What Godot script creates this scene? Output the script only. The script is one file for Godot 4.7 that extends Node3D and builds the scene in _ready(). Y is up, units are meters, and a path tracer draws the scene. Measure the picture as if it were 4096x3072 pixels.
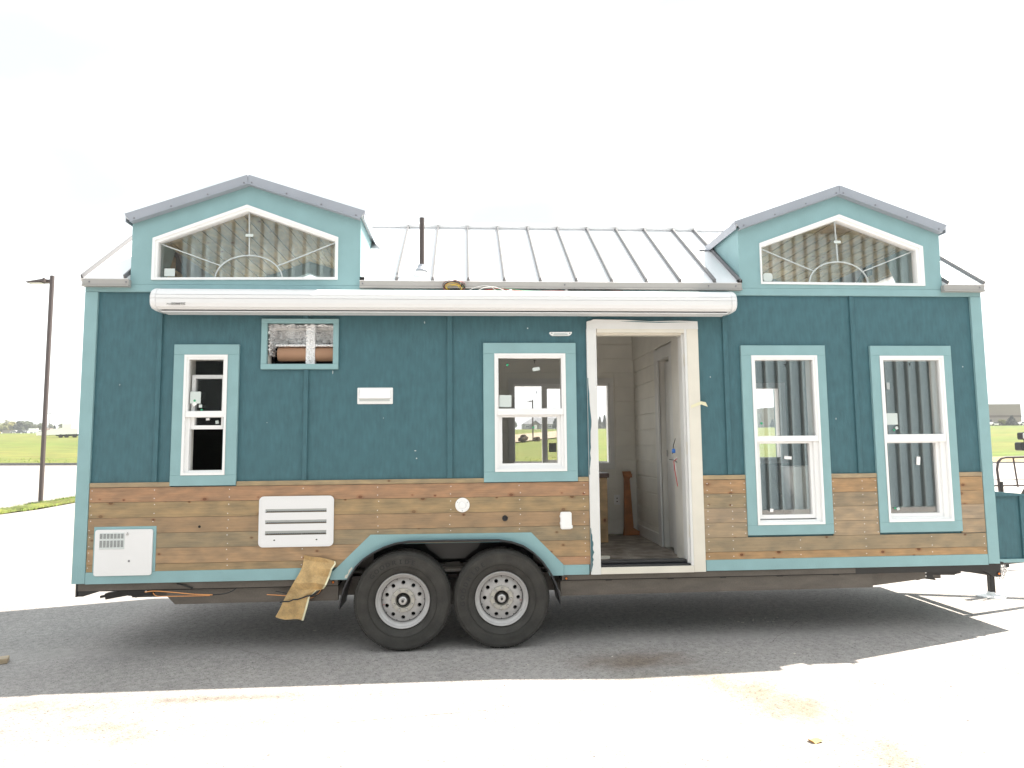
extends Node3D
# A teal tiny house on a twin-axle trailer, parked on a concrete lot under a white midday sky.

const HOUSE_LENGTH := 7.32
const BACK := -2.2
var used := {}
var M := {}
var house: Node3D
var rng := RandomNumberGenerator.new()

# ---------------------------------------------------------------- mesh builder
class MB:
	var v := PackedVector3Array()
	var n := PackedVector3Array()
	var uv := PackedVector2Array()
	var col := PackedColorArray()
	var xf := Transform3D()
	var c := Color(1, 1, 1)
	var uvo := Vector2.ZERO
	var uvturn := false

	func put(p: Vector3, nr: Vector3, t: Vector2):
		v.append(xf * p); n.append((xf.basis * nr).normalized()); uv.append(t + uvo); col.append(c)

	func auto_uv(p: Vector3, nr: Vector3) -> Vector2:
		var a = nr.abs()
		var r: Vector2
		if a.z >= a.x and a.z >= a.y: r = Vector2(p.x, -p.y)
		elif a.x >= a.y: r = Vector2(p.z, -p.y)
		else: r = Vector2(p.x, p.z)
		return Vector2(r.y, r.x) if uvturn else r

	func tri(a: Vector3, b: Vector3, d: Vector3, na: Vector3, nb := Vector3.ZERO, nd := Vector3.ZERO):
		if nb == Vector3.ZERO: nb = na
		if nd == Vector3.ZERO: nd = na
		var mid = na + nb + nd
		if (b - a).cross(d - a).dot(mid) > 0:
			var t = b; b = d; d = t
			t = nb; nb = nd; nd = t
		put(a, na, auto_uv(a, mid)); put(b, nb, auto_uv(b, mid)); put(d, nd, auto_uv(d, mid))

	func quad(a: Vector3, b: Vector3, d: Vector3, e: Vector3, nr: Vector3):
		tri(a, b, d, nr); tri(a, d, e, nr)

	func face(a: Vector3, b: Vector3, d: Vector3, e: Vector3, out: Vector3):
		# a flat quad whose normal is computed; out is a rough outward hint
		var nr = (d - a).cross(e - b)
		if nr.length() < 1e-12: nr = (b - a).cross(d - a)
		nr = nr.normalized()
		if nr.dot(out) < 0: nr = -nr
		quad(a, b, d, e, nr)

	func box(a: Vector3, b: Vector3):
		var p = [a, Vector3(b.x, a.y, a.z), Vector3(b.x, b.y, a.z), Vector3(a.x, b.y, a.z), Vector3(a.x, a.y, b.z), Vector3(b.x, a.y, b.z), b, Vector3(a.x, b.y, b.z)]
		quad(p[4], p[5], p[6], p[7], Vector3(0, 0, 1)); quad(p[0], p[1], p[2], p[3], Vector3(0, 0, -1))
		quad(p[0], p[4], p[7], p[3], Vector3(-1, 0, 0)); quad(p[1], p[5], p[6], p[2], Vector3(1, 0, 0))
		quad(p[3], p[7], p[6], p[2], Vector3(0, 1, 0)); quad(p[0], p[4], p[5], p[1], Vector3(0, -1, 0))

	func cbox(a: Vector3, b: Vector3, ch := 0.002):
		# a box with all edges chamfered
		var m = (a + b) / 2; var h = (b - a) / 2
		ch = min(ch, min(h.x, min(h.y, h.z)) * 0.9)
		var i = h - Vector3(ch, ch, ch)
		for ax in 3:
			for s in [-1.0, 1.0]:
				var nr = Vector3.ZERO; nr[ax] = s
				var u = (ax + 1) % 3; var w = (ax + 2) % 3
				var q = []
				for st in [[-1, -1], [1, -1], [1, 1], [-1, 1]]:
					var p = Vector3.ZERO; p[ax] = s * h[ax]; p[u] = st[0] * i[u]; p[w] = st[1] * i[w]
					q.append(m + p)
				quad(q[0], q[1], q[2], q[3], nr)
		for ax in 3:
			var u = (ax + 1) % 3; var w = (ax + 2) % 3
			for su in [-1.0, 1.0]:
				for sw in [-1.0, 1.0]:
					var q = []
					for e in [[-1, 0], [1, 0], [1, 1], [-1, 1]]:
						var p = Vector3.ZERO; p[ax] = e[0] * i[ax]
						p[u] = su * (h[u] if e[1] == 0 else i[u]); p[w] = sw * (i[w] if e[1] == 0 else h[w])
						q.append(m + p)
					var nr = Vector3.ZERO; nr[u] = su; nr[w] = sw
					quad(q[0], q[1], q[2], q[3], nr.normalized())
		for sx in [-1.0, 1.0]:
			for sy in [-1.0, 1.0]:
				for sz in [-1.0, 1.0]:
					var s = Vector3(sx, sy, sz)
					tri(m + s * Vector3(h.x, i.y, i.z), m + s * Vector3(i.x, h.y, i.z), m + s * Vector3(i.x, i.y, h.z), s.normalized())

	func bar(a: Vector3, b: Vector3, wide: float, high: float, up := Vector3.UP):
		# a square bar from a to b
		var d = (b - a).normalized()
		var s = d.cross(up).normalized(); var u = s.cross(d).normalized()
		var was = xf
		xf = was * Transform3D(Basis(d, u, s), (a + b) / 2)
		var l = (b - a).length() / 2
		box(Vector3(-l, -high / 2, -wide / 2), Vector3(l, high / 2, wide / 2))
		xf = was

	func prism(poly: PackedVector2Array, z0: float, z1: float):
		var t = Geometry2D.triangulate_polygon(poly)
		for k in range(0, t.size(), 3):
			for z in [z0, z1]:
				var nr = Vector3(0, 0, 1 if z == z1 else -1)
				var p = []
				for j in 3: p.append(Vector3(poly[t[k + j]].x, poly[t[k + j]].y, z))
				tri(p[0], p[1], p[2], nr)
		var cw = Geometry2D.is_polygon_clockwise(poly)
		for k in poly.size():
			var a = poly[k]; var b = poly[(k + 1) % poly.size()]
			var e = b - a
			if e.length() < 1e-7: continue
			var nr = Vector3(e.y, -e.x, 0).normalized()
			if cw: nr = -nr
			quad(Vector3(a.x, a.y, z0), Vector3(b.x, b.y, z0), Vector3(b.x, b.y, z1), Vector3(a.x, a.y, z1), nr)

	func frame(outer: PackedVector2Array, inner: PackedVector2Array, z0: float, z1: float):
		# a ring between two polygons of the same number of corners
		var k = outer.size()
		var mid = Vector2.ZERO
		for p in outer: mid += p / k
		for j in k:
			var a = outer[j]; var b = outer[(j + 1) % k]; var d = inner[(j + 1) % k]; var e = inner[j]
			quad(Vector3(a.x, a.y, z1), Vector3(b.x, b.y, z1), Vector3(d.x, d.y, z1), Vector3(e.x, e.y, z1), Vector3(0, 0, 1))
			quad(Vector3(a.x, a.y, z0), Vector3(b.x, b.y, z0), Vector3(d.x, d.y, z0), Vector3(e.x, e.y, z0), Vector3(0, 0, -1))
			var o = (a + b) / 2 - mid
			face(Vector3(a.x, a.y, z0), Vector3(b.x, b.y, z0), Vector3(b.x, b.y, z1), Vector3(a.x, a.y, z1), Vector3(o.x, o.y, 0))
			face(Vector3(e.x, e.y, z0), Vector3(d.x, d.y, z0), Vector3(d.x, d.y, z1), Vector3(e.x, e.y, z1), Vector3(-o.x, -o.y, 0))

	func sheet(x0: float, x1: float, y0: float, y1: float, z0: float, z1: float, holes: Array):
		# an upright wall from z0 to z1 with rectangular holes [x0, x1, y0, y1]
		var ys = [y0, y1]
		for h in holes:
			for y in [h[2], h[3]]:
				if y > y0 and y < y1 and not ys.has(y): ys.append(y)
		ys.sort()
		for k in ys.size() - 1:
			var a = ys[k]; var b = ys[k + 1]
			var cuts = []
			for h in holes:
				if h[2] <= a + 1e-6 and h[3] >= b - 1e-6: cuts.append(h)
			cuts.sort_custom(func(p, q): return p[0] < q[0])
			var x = x0
			var runs = []
			for h in cuts:
				if h[0] > x: runs.append([x, h[0]])
				x = max(x, h[1])
			if x < x1: runs.append([x, x1])
			for r in runs:
				quad(Vector3(r[0], a, z1), Vector3(r[1], a, z1), Vector3(r[1], b, z1), Vector3(r[0], b, z1), Vector3(0, 0, 1))
				quad(Vector3(r[0], a, z0), Vector3(r[1], a, z0), Vector3(r[1], b, z0), Vector3(r[0], b, z0), Vector3(0, 0, -1))
		for h in holes + [[x0, x1, y0, y1]]:
			var s = -1.0 if h == [x0, x1, y0, y1] else 1.0
			var q = [clampf(h[0], x0, x1), clampf(h[1], x0, x1), clampf(h[2], y0, y1), clampf(h[3], y0, y1)]
			for x in [0, 1]:
				quad(Vector3(q[x], q[2], z0), Vector3(q[x], q[3], z0), Vector3(q[x], q[3], z1), Vector3(q[x], q[2], z1), Vector3(s if x == 0 else -s, 0, 0))
			for y in [2, 3]:
				quad(Vector3(q[0], q[y], z0), Vector3(q[1], q[y], z0), Vector3(q[1], q[y], z1), Vector3(q[0], q[y], z1), Vector3(0, s if y == 2 else -s, 0))

	func lathe(prof: Array, seg := 32, smooth := false):
		# profile of Vector2(radius, height) turned about the y axis
		var k = prof.size()
		var ns = []
		for j in k - 1:
			var e: Vector2 = prof[j + 1] - prof[j]
			ns.append(Vector2(e.y, -e.x).normalized())
		for j in k - 1:
			var n0: Vector2 = ns[j]; var n1: Vector2 = ns[j]
			if smooth:
				if j > 0 and ns[j - 1].dot(ns[j]) > 0.5: n0 = (ns[j - 1] + ns[j]).normalized()
				if j < k - 2 and ns[j + 1].dot(ns[j]) > 0.5: n1 = (ns[j + 1] + ns[j]).normalized()
			for i in seg:
				var a0 = TAU * i / seg; var a1 = TAU * (i + 1) / seg
				var d0 = Vector3(cos(a0), 0, sin(a0)); var d1 = Vector3(cos(a1), 0, sin(a1))
				var up = Vector3.UP
				var p00 = d0 * prof[j].x + up * prof[j].y; var p10 = d1 * prof[j].x + up * prof[j].y
				var p01 = d0 * prof[j + 1].x + up * prof[j + 1].y; var p11 = d1 * prof[j + 1].x + up * prof[j + 1].y
				var m00 = d0 * n0.x + up * n0.y; var m10 = d1 * n0.x + up * n0.y
				var m01 = d0 * n1.x + up * n1.y; var m11 = d1 * n1.x + up * n1.y
				if prof[j].x > 1e-6: tri(p00, p10, p11, m00, m10, m11)
				if prof[j + 1].x > 1e-6: tri(p00, p11, p01, m00, m11, m01)

	func tube(path: Array, r: float, seg := 8, closed_ends := true):
		var k = path.size()
		var rings = []
		var s = Vector3.ZERO
		for j in k:
			var d: Vector3 = (path[min(j + 1, k - 1)] - path[max(j - 1, 0)]).normalized()
			if s == Vector3.ZERO:
				s = d.cross(Vector3.UP if abs(d.y) < 0.9 else Vector3.RIGHT).normalized()
			else:
				s = (s - d * s.dot(d)).normalized()
			var u = d.cross(s)
			var ring = []
			for i in seg:
				var a = TAU * i / seg
				ring.append(s * cos(a) + u * sin(a))
			rings.append(ring)
		for j in k - 1:
			for i in seg:
				var i2 = (i + 1) % seg
				var a = path[j] + rings[j][i] * r; var b = path[j] + rings[j][i2] * r
				var d = path[j + 1] + rings[j + 1][i2] * r; var e = path[j + 1] + rings[j + 1][i] * r
				tri(a, b, d, rings[j][i], rings[j][i2], rings[j + 1][i2]); tri(a, d, e, rings[j][i], rings[j + 1][i2], rings[j + 1][i])
		if closed_ends:
			for j in [0, k - 1]:
				var nr = (path[0] - path[1]).normalized() if j == 0 else (path[k - 1] - path[k - 2]).normalized()
				for i in range(1, seg - 1): tri(path[j] + rings[j][0] * r, path[j] + rings[j][i] * r, path[j] + rings[j][i + 1] * r, nr)

	func loft(rings: Array, smooth := true, caps := true):
		# closed rings (arrays of Vector3) with the same number of points
		var k = rings.size(); var s = rings[0].size()
		var cen = []
		for r in rings:
			var m = Vector3.ZERO
			for p in r: m += p / s
			cen.append(m)
		var nr = func(j, i):
			var du = rings[min(j + 1, k - 1)][i] - rings[max(j - 1, 0)][i]
			var dv = rings[j][(i + 1) % s] - rings[j][(i + s - 1) % s]
			var q: Vector3 = du.cross(dv).normalized()
			return q if q.dot(rings[j][i] - cen[j]) >= 0 else -q
		for j in k - 1:
			for i in s:
				var i2 = (i + 1) % s
				var a = rings[j][i]; var b = rings[j][i2]; var d = rings[j + 1][i2]; var e = rings[j + 1][i]
				if smooth:
					tri(a, b, d, nr.call(j, i), nr.call(j, i2), nr.call(j + 1, i2)); tri(a, d, e, nr.call(j, i), nr.call(j + 1, i2), nr.call(j + 1, i))
				else:
					face(a, b, d, e, (a + b + d + e) / 4 - (cen[j] + cen[j + 1]) / 2)
		if caps:
			for j in [0, k - 1]:
				var o = cen[j] - cen[1 if j == 0 else k - 2]
				for i in s:
					var q = (rings[j][i] - cen[j]).cross(rings[j][(i + 1) % s] - cen[j]).normalized()
					if q.length() > 0.5: tri(cen[j], rings[j][i], rings[j][(i + 1) % s], q if q.dot(o) > 0 else -q)

	func prism_end(e: Vector3):
		# the folded cap at the lower end of a roof seam
		var p = [e + Vector3(-0.014, 0.0, 0.002), e + Vector3(0.014, 0.0, 0.002), e + Vector3(0.007, 0.034, -0.006), e + Vector3(-0.007, 0.034, -0.006)]
		var d = Vector3(0, 0.0, -0.02)
		face(p[0], p[1], p[2], p[3], Vector3(0, 0, 1))
		face(p[1], p[1] + d, p[2] + d, p[2], Vector3(1, 0, 0)); face(p[0], p[0] + d, p[3] + d, p[3], Vector3(-1, 0, 0)); face(p[2], p[3], p[3] + d, p[2] + d, Vector3(0, 1, 0))

	func mesh(m: Material) -> ArrayMesh:
		var a = []; a.resize(Mesh.ARRAY_MAX)
		a[Mesh.ARRAY_VERTEX] = v; a[Mesh.ARRAY_NORMAL] = n; a[Mesh.ARRAY_TEX_UV] = uv; a[Mesh.ARRAY_COLOR] = col
		var r := ArrayMesh.new()
		r.add_surface_from_arrays(Mesh.PRIMITIVE_TRIANGLES, a)
		r.surface_set_material(0, m)
		return r

# ---------------------------------------------------------------- naming and tagging
func numbered(called: String, parent: Node) -> String:
	var key = str(parent.get_instance_id()) + called
	var k: int = used.get(key, 0)
	used[key] = k + 1
	return called if k == 0 else "%s_%03d" % [called, k]

func tag(o: Node, label := "", category := "", group := "", kind := "") -> Node:
	if label: o.set_meta("label", label)
	if category: o.set_meta("category", category)
	if group: o.set_meta("group", group)
	if kind: o.set_meta("kind", kind)
	return o

func obj(called: String, b: MB, m: Material, parent: Node = null, label := "") -> MeshInstance3D:
	if parent == null: parent = self
	var o := MeshInstance3D.new()
	o.name = numbered(called, parent)
	o.mesh = b.mesh(m)
	parent.add_child(o, true)
	if label: o.set_meta("label", label)
	return o

func part(called: String, parent: Node) -> Node3D:
	var o := Node3D.new()
	o.name = numbered(called, parent)
	parent.add_child(o, true)
	return o

func thing(called: String, label: String, category: String, at := Vector3.ZERO, turn := 0.0, group := "") -> Node3D:
	var o := Node3D.new()
	o.name = numbered(called, self)
	add_child(o, true)
	o.position = at; o.rotation.y = turn
	tag(o, label, category, group)
	return o

func copy(src: Node3D, label: String, at: Vector3, turn := 0.0, size := 1.0) -> Node3D:
	var o = src.duplicate()
	o.name = numbered(str(src.name).trim_suffix("_000"), self)
	add_child(o, true)
	o.position = at; o.rotation.y = turn; o.scale = Vector3.ONE * size
	o.set_meta("label", label)
	return o

func V2(a: Array) -> PackedVector2Array:
	var r := PackedVector2Array()
	for k in range(0, a.size(), 2): r.append(Vector2(a[k], a[k + 1]))
	return r

func rect(x0, x1, y0, y1) -> PackedVector2Array:
	return V2([x0, y0, x1, y0, x1, y1, x0, y1])

func round_rect(x0, x1, y0, y1, r, steps := 5) -> PackedVector2Array:
	var p := PackedVector2Array()
	for q in [[x1 - r, y1 - r, 0.0], [x0 + r, y1 - r, 90.0], [x0 + r, y0 + r, 180.0], [x1 - r, y0 + r, 270.0]]:
		for k in steps + 1:
			var a = deg_to_rad(q[2] + 90.0 * k / steps)
			p.append(Vector2(q[0] + r * cos(a), q[1] + r * sin(a)))
	return p

# ---------------------------------------------------------------- materials
func lin(r, g, b) -> Color:
	return Color(r, g, b).linear_to_srgb()

func mat(key: String, c: Color, rough := 0.6, metal := 0.0) -> StandardMaterial3D:
	var m := StandardMaterial3D.new()
	m.resource_name = key
	m.albedo_color = c; m.roughness = rough; m.metallic = metal
	M[key] = m
	return m

func noise(seed_: int, freq: float, octaves := 4, kind := FastNoiseLite.TYPE_SIMPLEX_SMOOTH) -> FastNoiseLite:
	var f := FastNoiseLite.new()
	f.seed = seed_; f.frequency = freq; f.noise_type = kind
	f.fractal_octaves = octaves
	return f

func tex(im: Image) -> ImageTexture:
	im.generate_mipmaps()
	return ImageTexture.create_from_image(im)

func paint_texture(w: int, h: int, f: Callable) -> ImageTexture:
	var im := Image.create(w, h, false, Image.FORMAT_RGB8)
	for y in h:
		for x in w:
			im.set_pixel(x, y, f.call(x, y))
	return tex(im)

func normal_texture(w: int, h: int, strength: float, f: Callable) -> ImageTexture:
	var im := Image.create(w, h, false, Image.FORMAT_RGB8)
	for y in h:
		for x in w:
			var k: float = clampf(f.call(x, y), 0, 1)
			im.set_pixel(x, y, Color(k, k, k))
	im.bump_map_to_normal_map(strength)
	return tex(im)

func tiled(f: FastNoiseLite, x: float, y: float, w: float, h: float, sx := 1.0, sy := 1.0) -> float:
	# noise that tiles: blend of shifted copies near the far edges
	var u = x / w; var t = y / h
	var bu = clampf((u - 0.8) / 0.2, 0, 1); var bt = clampf((t - 0.8) / 0.2, 0, 1)
	var a = f.get_noise_2d(x * sx, y * sy)
	if bu > 0: a = lerpf(a, f.get_noise_2d((x - w) * sx, y * sy), bu)
	if bt > 0:
		var b = f.get_noise_2d(x * sx, (y - h) * sy)
		if bu > 0: b = lerpf(b, f.get_noise_2d((x - w) * sx, (y - h) * sy), bu)
		a = lerpf(a, b, bt)
	return a

func make_materials():
	# --- painted rough-sawn siding
	var n1 = noise(11, 0.02); var n2 = noise(12, 0.5, 2); var n3 = noise(13, 0.012, 3)
	var paint_tint = paint_texture(384, 384, func(x, y):
		var k = 0.93 + 0.06 * tiled(n1, x, y, 384, 384, 3.0, 0.5) + 0.05 * tiled(n3, x, y, 384, 384) + 0.035 * tiled(n2, x, y, 384, 384)
		return Color(k, k, k * 1.0))
	var sawn = normal_texture(384, 384, 3.0, func(x, y): return 0.5 + 0.35 * tiled(n2, x, y, 384, 384, 1.0, 0.10) + 0.2 * tiled(n1, x, y, 384, 384, 8.0, 0.6))
	var soft = paint_texture(256, 256, func(x, y):
		var k = 0.965 + 0.03 * tiled(n3, x, y, 256, 256) + 0.012 * tiled(n2, x, y, 256, 256)
		return Color(k, k, k))
	for d in [["teal", lin(0.058, 0.158, 0.190)], ["trim", lin(0.280, 0.462, 0.488)]]:
		var m = mat(d[0], d[1], 0.62)
		m.albedo_texture = paint_tint if d[0] == "teal" else soft
		m.normal_enabled = true; m.normal_texture = sawn; m.normal_scale = 0.42 if d[0] == "teal" else 0.25
		m.uv1_scale = Vector3(1.4, 1.4, 1)
	# --- white things
	mat("white", lin(0.80, 0.80, 0.79), 0.45).albedo_texture = soft
	mat("vinyl", lin(0.90, 0.90, 0.90), 0.35)
	mat("enamel", lin(0.80, 0.80, 0.81), 0.3)
	mat("primer", lin(0.80, 0.76, 0.67), 0.6).albedo_texture = soft
	mat("shiplap", lin(0.88, 0.86, 0.80), 0.55).albedo_texture = soft
	mat("grey_lining", lin(0.21, 0.29, 0.29), 0.6).albedo_texture = soft
	mat("mutin", lin(0.62, 0.66, 0.66), 0.45)
	mat("white_plastic", lin(0.85, 0.86, 0.86), 0.35)
	# --- stained softwood
	var g1 = noise(21, 0.01, 4); var g2 = noise(22, 0.035, 3); var g3 = noise(23, 0.006, 3)
	var knots = []
	rng.seed = 5
	for k in 11: knots.append([rng.randf() * 768, rng.randf() * 384, rng.randf_range(2.5, 6.5), rng.randf_range(0.35, 0.9)])
	var wood = paint_texture(768, 384, func(x, y):
		var bend = 0.0; var dark = 0.0; var ring = 0.0
		for q in knots:
			var dx = x - q[0]; var dy = y - q[1]
			if abs(dx) > 60 or abs(dy) > 30: continue
			var e = sqrt(dx * dx * 0.45 + dy * dy) / q[2]
			bend += sign(dy) * 7.0 * exp(-e * 0.6) * q[3]
			if e < 1.0: dark = max(dark, q[3] * (0.75 if e < 0.55 else 0.9))
			elif e < 2.6: ring = max(ring, q[3] * (2.6 - e) / 1.6 * 0.35)
		var grain = tiled(g1, x, y + bend, 768, 384, 0.35, 9.0)
		var fine = tiled(g2, x, y + bend, 768, 384, 0.25, 14.0)
		var mott = tiled(g3, x, y, 768, 384, 1.2, 3.0)
		var k = 0.86 + 0.055 * grain + 0.035 * fine + 0.13 * mott
		var c = Color(k, k * (0.985 - 0.03 * mott), k * (0.97 - 0.06 * mott))
		c = c.lerp(Color(0.62, 0.36, 0.24), ring)
		return c.lerp(Color(0.40, 0.23, 0.15), dark))
	var m = mat("plank", Color.WHITE, 0.7)
	m.albedo_texture = wood; m.vertex_color_use_as_albedo = true; m.uv1_scale = Vector3(0.85, 1.7, 1)
	m.normal_enabled = true; m.normal_scale = 0.35
	m.normal_texture = normal_texture(384, 192, 2.0, func(x, y): return 0.5 + 0.4 * tiled(g2, x, y, 384, 192, 0.4, 12.0))
	m = mat("pine", lin(1.0, 0.87, 0.55), 0.6)
	m.albedo_texture = wood; m.vertex_color_use_as_albedo = true; m.uv1_scale = Vector3(0.85, 1.7, 1)
	mat("orange_wood", lin(0.50, 0.20, 0.07), 0.55).albedo_texture = wood
	mat("birch", lin(0.72, 0.50, 0.28), 0.5).albedo_texture = wood
	mat("counter", lin(0.10, 0.055, 0.045), 0.35)
	var f1 = noise(31, 0.02, 4); var f2 = noise(32, 0.25, 2)
	m = mat("plywood", lin(0.40, 0.345, 0.30), 0.75)
	m.albedo_texture = paint_texture(256, 256, func(x, y):
		var k = 0.8 + 0.25 * tiled(f1, x, y, 256, 256) + 0.10 * tiled(f2, x, y, 256, 256)
		return Color(k, k, k))
	# --- metals
	m = mat("galvalume", lin(0.80, 0.81, 0.83), 0.42, 0.10)
	mat("seam_grey", lin(0.15, 0.15, 0.16), 0.5, 0.0)
	mat("drip_grey", lin(0.40, 0.385, 0.37), 0.5, 0.1)
	m = mat("flashing", lin(0.385, 0.41, 0.465), 0.45, 0.15)
	m.albedo_texture = soft
	mat("screw", lin(0.22, 0.22, 0.24), 0.5, 0.3)
	m = mat("frame_paint", lin(0.15, 0.128, 0.108), 0.42)
	m.albedo_texture = paint_texture(256, 256, func(x, y):
		var k = 0.85 + 0.12 * tiled(f1, x, y, 256, 256, 0.6, 2.0) + 0.05 * tiled(f2, x, y, 256, 256)
		return Color(k, k, k))
	mat("black_steel", lin(0.018, 0.017, 0.017), 0.5)
	mat("black_plastic", lin(0.016, 0.017, 0.020), 0.38)
	mat("void", lin(0.012, 0.012, 0.013), 0.9)
	mat("bare_steel", lin(0.50, 0.50, 0.50), 0.35, 0.8)
	var d1 = noise(41, 0.03, 4)
	m = mat("rubber", lin(0.056, 0.054, 0.051), 0.8)
	m.albedo_texture = paint_texture(256, 256, func(x, y):
		var k = 0.86 + 0.16 * tiled(d1, x, y, 256, 256) + 0.06 * tiled(f2, x, y, 256, 256)
		return Color(k, k * 0.985, k * 0.96))
	mat("rubber_dark", lin(0.010, 0.010, 0.010), 0.6)
	m = mat("rim_silver", lin(0.53, 0.515, 0.51), 0.40, 0.15)
	m.albedo_texture = m_tint(d1, f2, 0.95, 0.06)
	mat("hub_paint", lin(0.50, 0.475, 0.425), 0.5, 0.1)
	mat("foil", lin(0.92, 0.92, 0.93), 0.42, 0.85)
	var cr = noise(51, 0.045, 2, FastNoiseLite.TYPE_CELLULAR); cr.cellular_return_type = FastNoiseLite.RETURN_DISTANCE2_SUB
	M.foil.normal_enabled = true; M.foil.normal_scale = 1.6
	M.foil.normal_texture = normal_texture(256, 256, 9.0, func(x, y): return 0.5 + 0.5 * cr.get_noise_2d(x, y) + 0.25 * f1.get_noise_2d(x * 3, y * 3))
	M.foil.uv1_scale = Vector3(3.2, 3.2, 1)
	mat("kraft_tube", lin(0.42, 0.24, 0.15), 0.7)
	m = mat("kraft_paper", lin(0.68, 0.46, 0.21), 0.65)
	m.albedo_texture = m_tint(f1, f2, 0.9, 0.16)
	m.backlight_enabled = true; m.backlight = lin(0.20, 0.13, 0.05)
	mat("tape", lin(0.78, 0.74, 0.52), 0.6)
	mat("amber", lin(0.75, 0.20, 0.02), 0.3)
	mat("sticker", lin(0.62, 0.68, 0.66), 0.6)
	mat("green_dot", lin(0.03, 0.38, 0.18), 0.6)
	mat("ink", lin(0.02, 0.02, 0.022), 0.7)
	mat("grey_print", lin(0.42, 0.45, 0.45), 0.7)
	mat("red_mark", lin(0.45, 0.05, 0.05), 0.6)
	for d in [["wire_black", 0.012, 0.012, 0.012], ["wire_orange", 0.75, 0.32, 0.10], ["wire_red", 0.55, 0.04, 0.05], ["wire_yellow", 0.70, 0.50, 0.06], ["wire_white", 0.80, 0.80, 0.78], ["wire_green", 0.10, 0.35, 0.20], ["wire_blue", 0.05, 0.20, 0.65]]:
		mat(d[0], lin(d[1], d[2], d[3]), 0.4)
	# --- glass
	m = mat("glass", Color(0.5, 0.55, 0.55, 0.006), 0.0)
	m.transparency = BaseMaterial3D.TRANSPARENCY_ALPHA
	m.metallic_specular = 0.5
	m = mat("stretch_wrap", Color(0.92, 0.95, 0.90, 0.16), 0.05)
	m.transparency = BaseMaterial3D.TRANSPARENCY_ALPHA
	# --- ground
	var p1 = noise(61, 0.35, 3); var p2 = noise(62, 0.03, 4); var p3 = noise(63, 0.12, 2, FastNoiseLite.TYPE_CELLULAR)
	m = mat("concrete", Color.WHITE, 0.88)
	m.vertex_color_use_as_albedo = true
	m.albedo_texture = paint_texture(768, 768, func(x, y):
		var k = 0.86 + 0.15 * tiled(p1, x, y, 768, 768) + 0.10 * tiled(p2, x, y, 768, 768)
		var pit = tiled(p1, x + 900, y, 768, 768, 0.22, 0.5)
		if pit > 0.28: k *= 1.0 - 1.3 * (pit - 0.28)
		var spot = tiled(p3, x, y, 768, 768)
		if spot < -0.90: k *= 0.62
		return Color(k, k * 0.985, k * 0.97))
	m.uv1_scale = Vector3(0.55, 0.55, 1)
	m.normal_enabled = true; m.normal_scale = 0.7
	m.normal_texture = normal_texture(512, 512, 2.5, func(x, y): return 0.5 + 0.5 * tiled(p1, x, y, 512, 512))
	var e1 = noise(71, 0.02, 4); var e2 = noise(72, 0.3, 3)
	m = mat("grass_ground", Color.WHITE, 0.95)
	m.vertex_color_use_as_albedo = true
	m.albedo_texture = paint_texture(512, 512, func(x, y):
		var k = 0.78 + 0.22 * tiled(e1, x, y, 512, 512, 0.4, 1.6) + 0.2 * tiled(e2, x, y, 512, 512)
		return Color(k * (1.0 + 0.12 * tiled(e1, x + 300, y, 512, 512)), k, k * 0.9))
	m.uv1_scale = Vector3(0.06, 0.06, 1)
	m = mat("dirt", lin(0.42, 0.32, 0.18), 0.95)
	m.albedo_texture = m_tint(e1, e2, 0.85, 0.3)
	m.uv1_scale = Vector3(0.3, 0.3, 1)
	m = mat("gravel_road", lin(0.40, 0.33, 0.24), 0.95)
	m.albedo_texture = m_tint(e1, e2, 0.9, 0.15)
	m.uv1_scale = Vector3(0.1, 0.1, 1)
	mat("kerb", lin(0.20, 0.20, 0.20), 0.9).albedo_texture = m_tint(e1, e2, 0.9, 0.2)
	m = mat("blade", lin(0.16, 0.24, 0.05), 0.8)
	m.vertex_color_use_as_albedo = true
	m.backlight_enabled = true; m.backlight = lin(0.10, 0.16, 0.02)
	m = mat("leaf", Color.WHITE, 0.7)
	m.vertex_color_use_as_albedo = true
	m.backlight_enabled = true; m.backlight = lin(0.08, 0.11, 0.02)
	mat("bark", lin(0.10, 0.075, 0.055), 0.9)
	# --- far buildings and machines
	mat("bronze_paint", lin(0.075, 0.058, 0.056), 0.5)
	mat("shop_metal", lin(0.68, 0.85, 0.93), 0.5, 0.1)
	mat("shaded_rib", lin(0.16, 0.175, 0.18), 0.5)  # dark colour stands in for the shade on the rib sides
	mat("shop_dark", lin(0.05, 0.05, 0.05), 0.8)
	mat("tan_block", lin(0.30, 0.265, 0.235), 0.85).albedo_texture = m_tint(e1, e2, 0.9, 0.1)
	mat("brown_band", lin(0.13, 0.10, 0.095), 0.8)
	mat("grey_roof", lin(0.24, 0.25, 0.27), 0.85).albedo_texture = m_tint(e1, e2, 0.9, 0.15)
	mat("grey_siding", lin(0.30, 0.31, 0.31), 0.8)
	mat("dark_glass", lin(0.03, 0.04, 0.05), 0.12)
	mat("stone", lin(0.20, 0.18, 0.16), 0.9)
	mat("truck_white", lin(0.90, 0.90, 0.90), 0.4)
	mat("machine_orange", lin(0.55, 0.16, 0.03), 0.45)
	mat("lamp_glass", lin(0.65, 0.66, 0.66), 0.2)
	mat("pebble", Color.WHITE, 0.9).vertex_color_use_as_albedo = true
	mat("pale_debris", lin(0.66, 0.62, 0.54), 0.8)
	for d in [["car_red", 0.35, 0.05, 0.04], ["car_dark", 0.03, 0.035, 0.04], ["car_silver", 0.5, 0.5, 0.52], ["car_yellow", 0.6, 0.45, 0.08], ["barn_red", 0.32, 0.14, 0.10], ["brown_wood", 0.24, 0.16, 0.11]]:
		mat(d[0], lin(d[1], d[2], d[3]), 0.4)

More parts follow.
